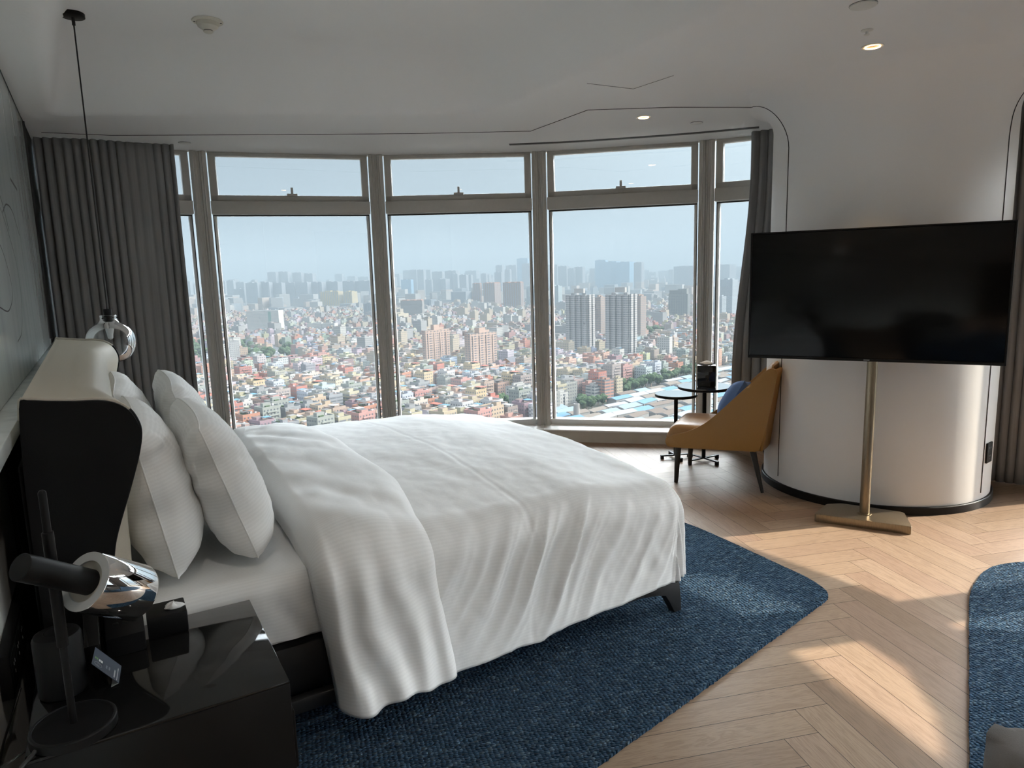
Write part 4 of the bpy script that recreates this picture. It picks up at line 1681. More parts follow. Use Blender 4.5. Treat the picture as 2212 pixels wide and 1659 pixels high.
def make_armchair():
    a = empty('armchair', (1.295, 1.055, 0), math.radians(38), label='grey upholstered armchair cut by the lower right corner of the frame', cat='armchair')
    # local: x along the back edge, y away; only its rounded corner shows
    def shell(w, d, z0, z1, name, loc, r=0.10, bev=0.03):
        pts = fill_poly([(-w / 2, -d / 2, 0), (w / 2, -d / 2, 0), (w / 2, d / 2, 0), (-w / 2, d / 2, 0)], r, 8)
        o = MB().prism([(p.x + loc[0], p.y + loc[1]) for p in pts], z0, z1, bev, seg=4).build(name, M['greyfab'], a, angle=180)
        return o
    D = -0.02
    shell(0.74, 0.13, 0.22, 0.74, 'backrest', (0.0, D - 0.30), 0.06)
    shell(0.13, 0.66, 0.22, 0.74, 'arm', (-0.42, D + 0.0), 0.06)
    shell(0.13, 0.66, 0.22, 0.60, 'arm', (0.42, D + 0.0), 0.06)
    shell(0.70, 0.56, 0.20, 0.43, 'seat', (0.0, D + 0.04), 0.05)
    for (x, y) in ((-0.40, -0.28), (0.40, -0.28), (-0.40, 0.26), (0.40, 0.26)):
        MB().rod((x, y, 0.012), (x, y, 0.23), 0.012, 0.018, 16).build('leg', M['walnut'], a)


# ---------------------------------------------------------------- ceiling fittings
def make_fittings():
    z = CZ
    x, y = -1.58, 3.991
    zc = ceil_z(x, y)
    d = empty('smoke_detector', (x, y, zc), 0.3, label='ivory smoke detector on the raised ceiling', cat='smoke detector')
    MB().lathe([(0.078, 0.0), (0.080, -0.003), (0.078, -0.007), (0.052, -0.009)], 48, cap0=False, cap1=False).build('mounting_plate', M['ivory'], d)
    MB().lathe([(0.055, -0.006), (0.056, -0.012), (0.053, -0.030), (0.046, -0.036), (0.030, -0.046), (0.026, -0.049)], 48, cap0=False, cap1=True).build('body', M['ivory'], d)
    MB().lathe([(0.023, -0.048), (0.022, -0.054)], 32, cap0=False, cap1=False).build('vent_gap', M['seam'], d)
    MB().lathe([(0.026, -0.053), (0.025, -0.057), (0.019, -0.061), (0.0, -0.062)], 32, cap0=True, cap1=False).build('sensor_cap', M['ivory'], d)
    for s in (-1, 1):
        MB().rod((s * 0.066, 0, -0.006), (s * 0.066, 0, -0.0095), 0.005, n=12).build('screw', M['seam'], d)
    xa, ya = xy(0.22, 1.15)
    xb, yb = xy(1.75, 0.45)
    for (x, y, pw, lab) in ((1.817, 3.620, 14, 'recessed warm downlight in front of the pier'), (0.968, 5.067, 14, 'recessed warm downlight in the window soffit'),
                            (xa, ya, 9, 'added unseen downlight above the viewpoint, brightening the wall by the nightstand'), (xb, yb, 3.5, 'added unseen fill downlight above the grey armchair')):  # these two are added out of view as fill light
        z = ceil_z(x, y)
        warm = pw > 10
        dl = empty('downlight', (x, y, z), 0, label=lab, cat='downlight', group='recessed downlights')
        MB().lathe([(0.036, -0.003), (0.050, -0.004), (0.052, -0.001), (0.052, 0.0)], 48, cap0=False, cap1=False).build('trim_ring', M['whiteplastic'], dl)
        MB().lathe([(0.036, -0.003), (0.035, -0.0035), (0.033, -0.0015), (0.0, -0.0012)], 40, cap0=False, cap1=False).build('reflector', M['copper'], dl)
        MB().lathe([(0.031, -0.0018), (0.035, -0.0058), (0.036, -0.0040)], 40, cap0=False, cap1=False).build('glowing_rim', M['warmled'], dl)
        l = bpy.data.lights.new('downlight_lamp', 'SPOT')
        l.energy = pw
        l.color = (1.0, 0.68, 0.38) if warm else (1.0, 0.90, 0.80)
        l.spot_size = math.radians(80 if warm else 130)
        l.spot_blend = 0.8
        l.shadow_soft_size = 0.03
        lo = link(bpy.data.objects.new('downlight_lamp', l))
        lo.location = (x, y, z - 0.02)
    z = CZ
    for (x, y, r, lab) in ((1.491, 3.064, 0.052, 'flat round white ceiling disc near the top right corner'), (1.401, 5.302, 0.042, 'flat round white disc in the soffit beside the downlight'),
                           (-2.44, 5.511, 0.042, 'flat round white disc in the soffit above the curtain')):
        o = MB().lathe([(r + 0.002, 0), (r + 0.002, -0.002)], 48, (0, 0, 0), cap0=False, cap1=False, mi=1).lathe([(r, -0.001), (r, -0.006), (r - 0.003, -0.0075), (0.0, -0.0078)], 48, cap0=False, cap1=False).build('ceiling_disc', [M['whiteplastic'], M['seam']], None, loc=(x, y, z))
        tag(o, lab, 'ceiling speaker', group='flat white ceiling discs')
    s = empty('sprinkler', (1.667, 3.38, z), 0, label='small white fire sprinkler between the disc and the downlight', cat='sprinkler')
    MB().lathe([(0.026, 0.0), (0.026, -0.003), (0.012, -0.007)], 32, cap0=False).build('escutcheon', M['whiteplastic'], s)
    MB().lathe([(0.006, -0.006), (0.006, -0.018), (0.013, -0.019), (0.013, -0.021)], 20).build('head', M['whiteplastic'], s)
    # curved linear air slot following the window
    pa = catmull([(0.032, 5.960, 0), (0.50, 5.915, 0), (0.961, 5.825, 0), (1.45, 5.700, 0), (1.939, 5.530, 0)], 10)
    dd = empty('air_vent', (0, 0, 0), 0, label='long curved black linear air slot in the soffit above the window', cat='air vent')
    for (off, w, zz, mat, nm) in ((0.0, 0.080, z - 0.0008, M['seam'], 'slot'), (0.012, 0.004, z - 0.0030, M['frame'], 'blade')):
        v = []
        for i, p in enumerate(pa):
            t = (pa[min(i + 1, len(pa) - 1)] - pa[max(i - 1, 0)]).normalized()
            nn = Vector((-t.y, t.x, 0))
            for s_ in (-1, 1):
                q = p + nn * (off + s_ * w / 2)
                v += [(q.x, q.y, zz), (q.x, q.y, zz - 0.0006)]
        f = []
        for i in range(len(pa) - 1):
            a = i * 4
            f += [(a, a + 4, a + 6, a + 2), (a + 1, a + 3, a + 7, a + 5), (a, a + 1, a + 5, a + 4), (a + 2, a + 6, a + 7, a + 3)]
        mesh(nm, v, f, mat, dd, smooth=False)
    # socket on the pier
    th = math.radians(-51.0)
    s = empty('wall_socket', (CC[0] + CR * math.cos(th), CC[1] + CR * math.sin(th), 0.335), th, label='black double wall socket low on the right of the round pier', cat='socket')
    MB().box((0.004, 0, 0), (0.012, 0.086, 0.126), bevel=0.003).build('plate', M['black'], s)
    for (a, b) in ((-0.012, 0.032), (0.012, 0.032), (-0.010, -0.020), (0.010, -0.020), (0.0, -0.038)):
        MB().box((0.0103, a, b), (0.001, 0.004, 0.011)).build('pin_hole', M['inkgrey'], s, smooth=False)
BLD = [
    (-556.4, 1585.0, 75.2, 26.2, 56.6, -5.7, 'punch', 'white', 'greenstrip', 'white hospital-like slab block with a green stair strip, behind the second window pane', 'building', ''),
    (-749.7, 2954.2, 91.9, 37.0, 72.6, -20.8, 'stripe', 'yellow', '', 'pair of yellow and grey striped apartment slabs, left one', 'building', 'yellow striped slabs'),
    (-667.0, 2936.2, 42.3, 40.3, 70.6, -22.2, 'stripe', 'yellow', '', 'pair of yellow and grey striped apartment slabs, right one', 'building', 'yellow striped slabs'),
    (-420.9, 2123.3, 46.4, 16.6, 47.1, -23.8, 'stripe', 'grey', '', 'dark grey slab with pale stripes beside the second window post', 'building', ''),
    (-96.5, 895.4, 8.1, 39.0, 54.4, -45.8, 'bay', 'palepink', 'hut', 'pale pink tall apartment tower, left of the near pair', 'building', 'pair of pale pink towers'),
    (-38.0, 878.4, 11.4, 43.6, 50.4, -47.5, 'bay', 'palepink', 'hut', 'pale pink tall apartment tower, right of the near pair', 'building', 'pair of pale pink towers'),
    (-288.0, 2066.9, 68.8, 16.4, 53.9, -17.1, 'band', 'greybrown', 'redtop', 'grey-brown gridded slab block with red roof edge, left in the third pane', 'building', ''),
    (-281.3, 1772.0, 29.6, 36.2, 32.4, -36.0, 'punch', 'cream', '', 'cream block of flats at the left edge of the third pane', 'building', ''),
    (-115.2, 2511.3, 32.1, 11.5, 93.1, -32.4, 'stripe', 'brown', 'redtop', 'slim brown tower with reddish crown, leftmost of three', 'building', 'brown towers'),
    (-61.5, 2478.5, 48.6, 37.4, 93.8, -33.6, 'stripe', 'brown', 'redtop', 'brown double tower with reddish crown, middle of three', 'building', 'brown towers'),
    (12.5, 2277.6, 70.7, 17.8, 95.7, -35.3, 'stripe', 'brown', 'redtop', 'broad brown tower with reddish crown, rightmost of three', 'building', 'brown towers'),
    (76.9, 2366.5, 36.8, 17.5, 80.5, -36.9, 'stripe', 'teal', '', 'slim white and teal tower beside the third window post', 'building', ''),
    (153.0, 2314.4, 36.1, 22.1, 80.9, -38.8, 'stripe', 'teal', '', 'white and teal tower at the left edge of the fourth pane', 'building', ''),
    (100.4, 1000.0, 38.2, 17.3, 92.9, -40.7, 'resid', 'grey2', 'hut', 'big grey balconied residential tower, left of the near pair', 'building', 'pair of grey balconied towers'),
    (150.7, 947.3, 39.3, 17.7, 94.2, -44.0, 'resid', 'grey2', 'hut', 'big grey balconied residential tower, right of the near pair', 'building', 'pair of grey balconied towers'),
    (155.2, 1199.6, 12.5, 14.7, 79.6, -42.4, 'band', 'pinkgrey', '', 'pinkish balconied tower between the two grey ones', 'building', 'pink towers behind the grey pair'),
    (219.2, 1169.2, 11.0, 15.7, 80.4, -45.6, 'band', 'pinkgrey', '', 'pinkish balconied tower right of the grey pair', 'building', 'pink towers behind the grey pair'),
    (399.0, 1642.9, 48.6, 14.2, 78.4, -38.7, 'grid', 'officegrey', 'step', 'grey gridded office tower with stepped dark top', 'building', ''),
    (529.1, 1687.4, 34.2, 20.9, 95.9, -52.4, 'punch', 'paleblue', '', 'white hotel-like slab seen right of the fourth window post', 'building', ''),
    (477.9, 1594.6, 27.3, 16.7, 60.6, -51.7, 'band', 'paleblue', '', 'pale lower slab in front of the white hotel-like slab', 'building', ''),
    (290.2, 1207.9, 55.6, 17.0, 17.5, -33.5, 'punch', 'white', '', 'long white four-storey building on the right of the fourth pane', 'building', ''),
    (130.8, 1015.8, 8.2, 12.3, 21.7, -52.3, 'punch', 'cream', '', 'small white tower-like house with cream sides below the grey pair', 'building', ''),
    (179.5, 967.8, 6.2, 6.2, 20.8, -55.5, 'punch', 'cream', '', 'cream block at the foot of the right grey tower', 'building', ''),
    (-0.7, 885.1, 16.7, 16.7, 11.8, -45.0, 'plain', 'orangebrick', 'gable', 'orange brick house with a gabled roof', 'building', ''),
    (-3.3, 983.2, 10.6, 31.8, 13.7, -44.8, 'punch', 'cream', '', 'cream long block behind the gabled orange house', 'building', ''),
    (-447.5, 1658.0, 67.1, 25.1, 19.5, -4.9, 'punch', 'white', '', 'white arcaded school building, left wing', 'building', 'white arcaded buildings'),
    (-339.6, 1492.6, 82.9, 25.3, 18.5, -7.2, 'band', 'white', '', 'white arcaded long building, right wing', 'building', 'white arcaded buildings'),
    (-263.5, 1168.5, 8.3, 22.5, 20.1, -35.3, 'bay', 'white', '', 'white ornate apartment row, left block', 'building', 'white ornate apartment rows'),
    (-238.6, 1203.9, 13.4, 36.3, 21.4, -36.8, 'bay', 'white', '', 'white ornate apartment row, right block', 'building', 'white ornate apartment rows'),
    (-383.6, 1016.7, 16.4, 66.1, 11.9, -9.3, 'punch', 'peach', '', 'long peach institutional building by the park trees', 'building', ''),
    (-289.5, 835.6, 17.4, 11.2, 17.8, -20.9, 'punch', 'cream', '', 'tall cream house standing out among the roofs, left', 'building', ''),
    (-210.9, 720.8, 14.5, 9.3, 17.4, -23.7, 'band', 'cream', '', 'cream house with long balconies in the middle of the second pane', 'building', ''),
    (-184.6, 707.1, 17.3, 11.1, 20.9, -25.4, 'punch', 'cream', '', 'cream and beige house right of the balconied one', 'building', ''),
    (-69.5, 729.9, 15.4, 9.4, 17.2, -29.6, 'punch', 'tan', '', 'grey-beige house with cream side under the left pink tower', 'building', ''),
    (6.2, 660.5, 9.3, 25.0, 16.5, -48.5, 'bay', 'white', '', 'white-blue balconied apartment block at the lower right of the third pane', 'building', ''),
    (43.5, 615.4, 5.3, 13.3, 16.0, -54.0, 'bay', 'white', '', 'white balconied block in the lower left of the fourth pane', 'building', ''),
    (88.8, 656.3, 12.0, 12.0, 20.5, -52.7, 'band', 'salmon', '', 'pink balconied block in the lower fourth pane', 'building', ''),
    (102.6, 665.5, 5.6, 8.4, 19.9, -53.8, 'punch', 'cream', '', 'cream and white block beside the pink balconied one', 'building', ''),
    (79.1, 657.9, 12.0, 12.0, 14.3, -51.9, 'band', 'white', '', 'white block with grey windows in the lower fourth pane', 'building', ''),
    (-1934.7, 4095.0, 60.3, 28.7, 125.3, -9.7, 'stripe', 'grey', 'top', 'hazy blue-grey tower block in the far skyline behind the first window pane', 'building', 'far skyline towers in the first pane'),
    (-1886.7, 4116.2, 58.2, 27.7, 134.4, -10.4, 'stripe', 'grey', 'top', 'hazy blue-grey tower block in the far skyline behind the first window pane', 'building', 'far skyline towers in the first pane'),
    (-1880.5, 4229.8, 60.1, 28.6, 119.5, -11.0, 'stripe', 'grey', 'top', 'hazy blue-grey tower block in the far skyline behind the first window pane', 'building', 'far skyline towers in the first pane'),
    (-1747.9, 4282.5, 52.9, 25.2, 131.8, -12.8, 'stripe', 'grey', 'top', 'hazy blue-grey tower block in the far skyline behind the second window pane', 'building', 'far skyline towers in the second pane'),
    (-1626.9, 4111.7, 45.4, 21.6, 132.7, -13.4, 'stripe', 'grey', 'top', 'hazy blue-grey tower block in the far skyline behind the second window pane', 'building', 'far skyline towers in the second pane'),
    (-1616.5, 4232.9, 64.4, 30.7, 120.5, -14.1, 'stripe', 'grey', 'top', 'hazy blue-grey tower block in the far skyline behind the second window pane', 'building', 'far skyline towers in the second pane'),
    (-1405.4, 3670.7, 63.4, 30.2, 87.5, -14.0, 'stripe', 'grey', 'top', 'short dark striped block at the foot of the left skyline', 'building', ''),
    (-1311.8, 3602.3, 70.0, 33.3, 116.6, -15.0, 'stripe', 'grey', 'top', 'hazy blue-grey tower block in the far skyline behind the second window pane', 'building', 'far skyline towers in the second pane'),
    (-1254.9, 3619.1, 63.2, 30.1, 117.2, -15.9, 'stripe', 'grey', 'top', 'hazy blue-grey tower block in the far skyline behind the second window pane', 'building', 'far skyline towers in the second pane'),
    (-1200.2, 3640.5, 69.0, 32.9, 113.1, -16.8, 'stripe', 'grey', 'top', 'hazy blue-grey tower block in the far skyline behind the second window pane', 'building', 'far skyline towers in the second pane'),
    (-1155.9, 3709.4, 73.3, 34.9, 111.2, -17.7, 'stripe', 'grey', 'top', 'hazy blue-grey tower block in the far skyline behind the second window pane', 'building', 'far skyline towers in the second pane'),
    (-1079.1, 3680.3, 73.1, 34.8, 111.8, -18.7, 'stripe', 'grey', 'top', 'hazy blue-grey tower block in the far skyline behind the second window pane', 'building', 'far skyline towers in the second pane'),
    (-1013.2, 3704.6, 84.4, 40.2, 109.8, -19.7, 'stripe', 'grey', 'top', 'hazy blue-grey tower block in the far skyline behind the second window pane', 'building', 'far skyline towers in the second pane'),
    (-937.7, 3728.9, 93.3, 44.4, 109.9, -20.9, 'stripe', 'grey', 'top', 'hazy blue-grey tower block in the far skyline behind the second window pane', 'building', 'far skyline towers in the second pane'),
    (-867.8, 3798.2, 95.6, 45.5, 109.8, -22.1, 'stripe', 'grey', 'top', 'hazy blue-grey tower block in the far skyline behind the second window pane', 'building', 'far skyline towers in the second pane'),
    (-771.2, 3771.8, 103.5, 49.3, 109.8, -23.4, 'stripe', 'grey', 'top', 'hazy blue-grey tower block in the far skyline behind the second window pane', 'building', 'far skyline towers in the second pane'),
    (-1599.6, 4771.3, 67.0, 31.9, 182.1, -16.5, 'stripe', 'grey', 'top', 'hazy blue-grey tower block in the far skyline behind the second window pane', 'building', 'far skyline towers in the second pane'),
    (-1536.5, 4804.3, 91.3, 43.5, 183.4, -17.3, 'stripe', 'grey', 'top', 'hazy blue-grey tower block in the far skyline behind the second window pane', 'building', 'far skyline towers in the second pane'),
    (-1444.3, 4823.0, 71.9, 34.2, 174.9, -18.3, 'stripe', 'grey', 'top', 'hazy blue-grey tower block in the far skyline behind the second window pane', 'building', 'far skyline towers in the second pane'),
    (-1378.9, 4849.3, 86.3, 41.1, 166.9, -19.1, 'stripe', 'grey', 'top', 'hazy blue-grey tower block in the far skyline behind the second window pane', 'building', 'far skyline towers in the second pane'),
    (-1531.5, 6355.6, 77.9, 37.1, 169.6, -21.5, 'stripe', 'grey', 'top', 'hazy blue-grey tower block in the far skyline behind the second window pane', 'building', 'far skyline towers in the second pane'),
    (-1422.8, 6383.4, 83.2, 39.6, 146.1, -22.4, 'stripe', 'grey', 'top', 'hazy blue-grey tower block in the far skyline behind the second window pane', 'building', 'far skyline towers in the second pane'),
    (-1317.0, 6420.2, 111.8, 53.2, 138.9, -23.4, 'stripe', 'grey', 'top', 'hazy blue-grey tower block in the far skyline behind the second window pane', 'building', 'far skyline towers in the second pane'),
    (-957.6, 5970.0, 96.1, 45.8, 153.6, -25.9, 'stripe', 'grey', 'top', 'hazy blue-grey tower block in the far skyline behind the third window pane', 'building', 'far skyline towers in the third pane'),
    (-783.6, 5481.1, 76.5, 36.4, 176.7, -26.9, 'stripe', 'grey', 'top', 'hazy blue-grey tower block in the far skyline behind the third window pane', 'building', 'far skyline towers in the third pane'),
    (-642.8, 4782.4, 52.8, 25.2, 171.7, -27.3, 'stripe', 'grey', 'top', 'hazy blue-grey tower block in the far skyline behind the third window pane', 'building', 'far skyline towers in the third pane'),
    (-571.6, 4589.0, 50.8, 24.2, 168.4, -27.9, 'stripe', 'grey', 'top', 'hazy blue-grey tower block in the far skyline behind the third window pane', 'building', 'far skyline towers in the third pane'),
    (-486.9, 4295.4, 47.6, 22.7, 105.8, -28.5, 'stripe', 'grey', 'top', 'hazy blue-grey tower block in the far skyline behind the third window pane', 'building', 'far skyline towers in the third pane'),
    (-623.5, 5484.2, 40.6, 19.3, 176.1, -28.5, 'stripe', 'grey', 'top', 'hazy blue-grey tower block in the far skyline behind the third window pane', 'building', 'far skyline towers in the third pane'),
    (-471.1, 4716.7, 83.5, 39.7, 154.3, -29.3, 'stripe', 'grey', 'top', 'hazy blue-grey tower block in the far skyline behind the third window pane', 'building', 'far skyline towers in the third pane'),
    (-388.6, 4024.1, 88.8, 42.3, 107.7, -29.5, 'stripe', 'grey', 'top', 'hazy blue-grey tower block in the far skyline behind the third window pane', 'building', 'far skyline towers in the third pane'),
    (-373.8, 4627.7, 88.8, 42.3, 157.2, -30.4, 'stripe', 'grey', 'top', 'hazy blue-grey tower block in the far skyline behind the third window pane', 'building', 'far skyline towers in the third pane'),
    (-326.8, 4217.4, 62.4, 29.7, 134.7, -30.6, 'stripe', 'grey', 'top', 'hazy blue-grey tower block in the far skyline behind the third window pane', 'building', 'far skyline towers in the third pane'),
    (-258.2, 4014.7, 47.6, 22.7, 127.5, -31.3, 'stripe', 'grey', 'top', 'hazy blue-grey tower block in the far skyline behind the third window pane', 'building', 'far skyline towers in the third pane'),
    (-287.2, 5543.9, 106.6, 50.8, 160.0, -32.0, 'stripe', 'grey', 'top', 'hazy blue-grey tower block in the far skyline behind the third window pane', 'building', 'far skyline towers in the third pane'),
    (-246.3, 4314.6, 44.9, 21.4, 127.1, -31.7, 'stripe', 'grey', 'top', 'hazy blue-grey tower block in the far skyline behind the third window pane', 'building', 'far skyline towers in the third pane'),
    (-163.2, 4617.0, 41.2, 19.6, 133.7, -33.0, 'stripe', 'grey', 'top', 'hazy blue-grey tower block in the far skyline behind the third window pane', 'building', 'far skyline towers in the third pane'),
    (-63.5, 5026.6, 56.1, 26.7, 190.1, -34.3, 'stripe', 'grey', 'top', 'hazy blue-grey tower block in the far skyline behind the third window pane', 'building', 'far skyline towers in the third pane'),
    (-5.0, 4519.5, 40.4, 19.2, 155.6, -34.9, 'stripe', 'grey', 'top', 'hazy blue-grey tower block in the far skyline behind the third window pane', 'building', 'far skyline towers in the third pane'),
    (30.4, 5547.5, 98.7, 47.0, 194.3, -35.3, 'stripe', 'grey', 'top', 'hazy blue-grey tower block in the far skyline behind the third window pane', 'building', 'far skyline towers in the third pane'),
    (131.7, 4836.2, 78.9, 37.6, 194.6, -36.6, 'stripe', 'grey', 'top', 'hazy blue-grey tower block in the far skyline behind the third window pane', 'building', 'far skyline towers in the third pane'),
    (-60.3, 4223.8, 50.2, 23.9, 138.5, -34.2, 'stripe', 'grey', 'top', 'hazy blue-grey tower block in the far skyline behind the third window pane', 'building', 'far skyline towers in the third pane'),
    (324.1, 5027.3, 78.2, 37.2, 182.8, -38.7, 'stripe', 'grey', 'top', 'hazy blue-grey tower block in the far skyline behind the fourth window pane', 'building', 'far skyline towers in the fourth pane'),
    (375.8, 4819.8, 71.4, 34.0, 169.2, -39.5, 'stripe', 'grey', 'top', 'hazy blue-grey tower block in the far skyline behind the fourth window pane', 'building', 'far skyline towers in the fourth pane'),
    (419.6, 4704.9, 48.9, 23.3, 151.6, -40.1, 'stripe', 'grey', 'top', 'hazy blue-grey tower block in the far skyline behind the fourth window pane', 'building', 'far skyline towers in the fourth pane'),
    (474.2, 4708.1, 66.2, 31.5, 159.2, -40.8, 'stripe', 'grey', 'top', 'hazy blue-grey tower block in the far skyline behind the fourth window pane', 'building', 'far skyline towers in the fourth pane'),
    (657.5, 5486.2, 52.8, 25.1, 152.0, -41.8, 'stripe', 'grey', 'top', 'hazy blue-grey tower block in the far skyline behind the fourth window pane', 'building', 'far skyline towers in the fourth pane'),
    (768.1, 4156.0, 54.8, 26.1, 172.1, -45.5, 'stripe', 'grey', 'top', 'pale slim tower just right of the blue glass towers', 'building', ''),
    (1121.8, 4432.0, 149.0, 70.9, 144.3, -49.2, 'stripe', 'grey', 'top', 'wide hazy slab left of the fourth window post', 'building', ''),
    (1361.3, 4463.9, 138.8, 66.1, 146.8, -52.0, 'stripe', 'grey', 'top', 'wide hazy slab right of the fourth window post', 'building', ''),
    (1312.0, 6412.2, 93.5, 44.5, 109.3, -46.6, 'stripe', 'grey', 'top', 'hazy blue-grey tower block in the far skyline behind the fourth window pane', 'building', 'far skyline towers in the fourth pane'),
    (1535.1, 6891.3, 124.9, 59.5, 118.4, -47.6, 'stripe', 'grey', 'top', 'hazy blue-grey tower block in the far skyline behind the fourth window pane', 'building', 'far skyline towers in the fourth pane'),
    (-564.9, 3888.2, 66.9, 23.9, 110.7, -26.7, 'glass', 'dark', '', 'dark glass tower low in the far skyline of the third pane', 'building', ''),
    (109.9, 5240.2, 95.4, 34.1, 238.5, -36.2, 'glass', 'glassblue', '', 'tallest square-topped blue glass tower of the far skyline', 'building', ''),
    (592.2, 4496.3, 81.2, 29.0, 197.0, -42.5, 'glass', 'glassblue', '', 'leftmost of three wide blue glass towers in the fourth pane', 'building', ''),
    (651.4, 4395.7, 81.2, 49.7, 184.8, -43.4, 'glass', 'glassblue', '', 'middle of three wide blue glass towers in the fourth pane', 'building', ''),
    (712.7, 4293.1, 96.5, 59.1, 178.4, -44.4, 'glass', 'glassblue', '', 'rightmost of three wide blue glass towers, with a round top edge', 'building', ''),
]
TREES = [(112.8, 683.8), (114.0, 711.0), (117.6, 694.8), (121.0, 709.6), (121.5, 703.9), (125.9, 719.5), (126.2, 715.6), (127.1, 701.1), (133.1, 716.4), (134.1, 727.8), (135.5, 738.4), (138.8, 732.1), (137.5, 718.0), (142.6, 730.5), (146.7, 750.4), (149.1, 749.7), (147.3, 726.1), (156.0, 754.1), (155.8, 737.6), (156.7, 737.4), (160.2, 743.9), (159.1, 741.4), (171.1, 770.2), (168.5, 755.4), (170.7, 764.9), (170.7, 755.2), (174.1, 761.3), (175.6, 762.9), (184.9, 779.6), (182.0, 767.8), (189.2, 785.6), (190.4, 795.2), (197.6, 803.8), (200.9, 803.4), (203.5, 805.4), (203.1, 794.5), (205.0, 805.3), (208.2, 806.1), (212.8, 824.2), (210.1, 800.7), (222.3, 836.4), (220.1, 815.0), (229.3, 839.0), (232.9, 848.4), (79.0, 629.5), (66.4, 609.9), (64.9, 622.5), (83.9, 629.8), (66.0, 609.8), (71.6, 614.6), (63.7, 628.5), (65.9, 617.0), (62.8, 607.7), (62.2, 615.6), (63.9, 632.3), (83.3, 633.1), (-554.9, 1175.4), (-615.5, 1329.1), (-568.1, 1291.3), (-599.6, 1256.6), (-528.1, 1159.4), (-596.2, 1257.3), (-588.2, 1231.7), (-520.8, 1158.2), (-512.6, 1153.3), (-519.1, 1164.3), (-588.8, 1279.9), (-568.3, 1254.7), (-584.5, 1231.0), (-577.3, 1299.2), (-564.3, 1237.4), (-595.9, 1300.3), (-558.0, 1264.6), (-560.3, 1230.8), (-577.2, 1206.8), (-628.2, 1329.2), (-621.4, 1302.9), (-565.1, 1188.7), (-511.9, 1112.5), (-490.5, 1105.7), (-577.8, 1230.0), (-561.5, 1196.4), (-433.8, 1139.7), (-464.5, 1235.7), (-463.7, 1189.8), (-528.0, 1292.5), (-494.9, 1269.7), (-464.8, 1238.5), (-509.7, 1260.6), (-498.3, 1251.3), (-461.9, 1199.6), (-462.7, 1171.1), (-451.2, 1127.9), (-418.2, 1146.8), (-464.0, 1192.3), (-488.2, 1279.0), (-464.1, 1190.1), (-511.4, 1277.2), (-451.0, 1213.3), (-432.5, 1121.4), (-391.3, 1095.6), (-377.2, 1082.4), (-389.5, 1048.8), (-404.7, 1096.7), (-368.2, 1045.6), (-400.2, 1078.2), (-387.8, 1071.3), (-388.7, 1059.6), (-406.5, 1099.8), (-369.6, 1017.2), (-385.0, 1040.1), (-389.9, 1061.9), (-390.4, 1197.5), (-388.1, 1210.5), (-420.7, 1276.7), (-371.3, 1121.3), (-355.0, 1098.8), (-416.5, 1297.5), (-365.4, 1132.7), (-381.8, 1188.6), (-103.7, 857.0), (-96.6, 861.7), (-100.6, 855.8), (-92.0, 843.8), (-92.3, 842.9), (-105.6, 864.7), (273.2, 1303.3), (258.5, 1243.9), (278.6, 1251.5), (290.7, 1324.2), (247.3, 1202.5), (256.0, 1284.0), (262.9, 1334.8), (266.0, 1198.4), (283.3, 1321.2), (267.0, 1309.7), (-11.7, 634.1), (-17.8, 639.3), (-26.3, 640.1), (-4.5, 631.0), (-26.8, 640.9), (-10.7, 645.8), (-5.9, 639.3), (-10.9, 641.7)]
ROAD = [(-442.6, 1276.7), (-300.9, 985.5)]
# sheds corner points
SHEDZ = [(33.3, 595.7), (62.6, 646.9), (92.0, 637.7), (110.6, 682.8), (219.9, 816.6), (287.0, 861.4), (207.3, 561.9), (133.5, 475.2), (26.8, 487.4)]
PARK = [(-682.1, 1402.8), (-602.4, 1380.8), (-437.7, 998.9), (-487.5, 1009.3)]
CHIM = (52.5, 560.4)

# ---------------------------------------------------------------- the city far below
GZ = -120.0
CITY_DIM = 0.255  # dims all city colours so the strong sky does not overexpose them
WCOL = {'white': (0.66, 0.64, 0.60), 'yellow': (0.60, 0.45, 0.19), 'grey': (0.27, 0.29, 0.32), 'palepink': (0.66, 0.47, 0.38), 'greybrown': (0.33, 0.30, 0.27), 'cream': (0.66, 0.56, 0.40),
        'brown': (0.34, 0.22, 0.17), 'teal': (0.42, 0.50, 0.50), 'grey2': (0.56, 0.53, 0.50), 'pinkgrey': (0.50, 0.38, 0.32), 'officegrey': (0.30, 0.31, 0.29), 'paleblue': (0.52, 0.58, 0.62),
        'orangebrick': (0.58, 0.25, 0.10), 'peach': (0.64, 0.46, 0.32), 'tan': (0.52, 0.44, 0.32), 'salmon': (0.60, 0.33, 0.25), 'dark': (0.10, 0.13, 0.17), 'glassblue': (0.16, 0.30, 0.42)}
HCOL = [((0.64, 0.61, 0.56), 'whitewashed'), ((0.62, 0.50, 0.35), 'cream'), ((0.58, 0.34, 0.27), 'pink'), ((0.56, 0.25, 0.17), 'salmon red'), ((0.38, 0.38, 0.39), 'grey'),
        ((0.40, 0.29, 0.28), 'mauve brown'), ((0.50, 0.42, 0.32), 'beige'), ((0.55, 0.59, 0.63), 'white-blue tiled')]


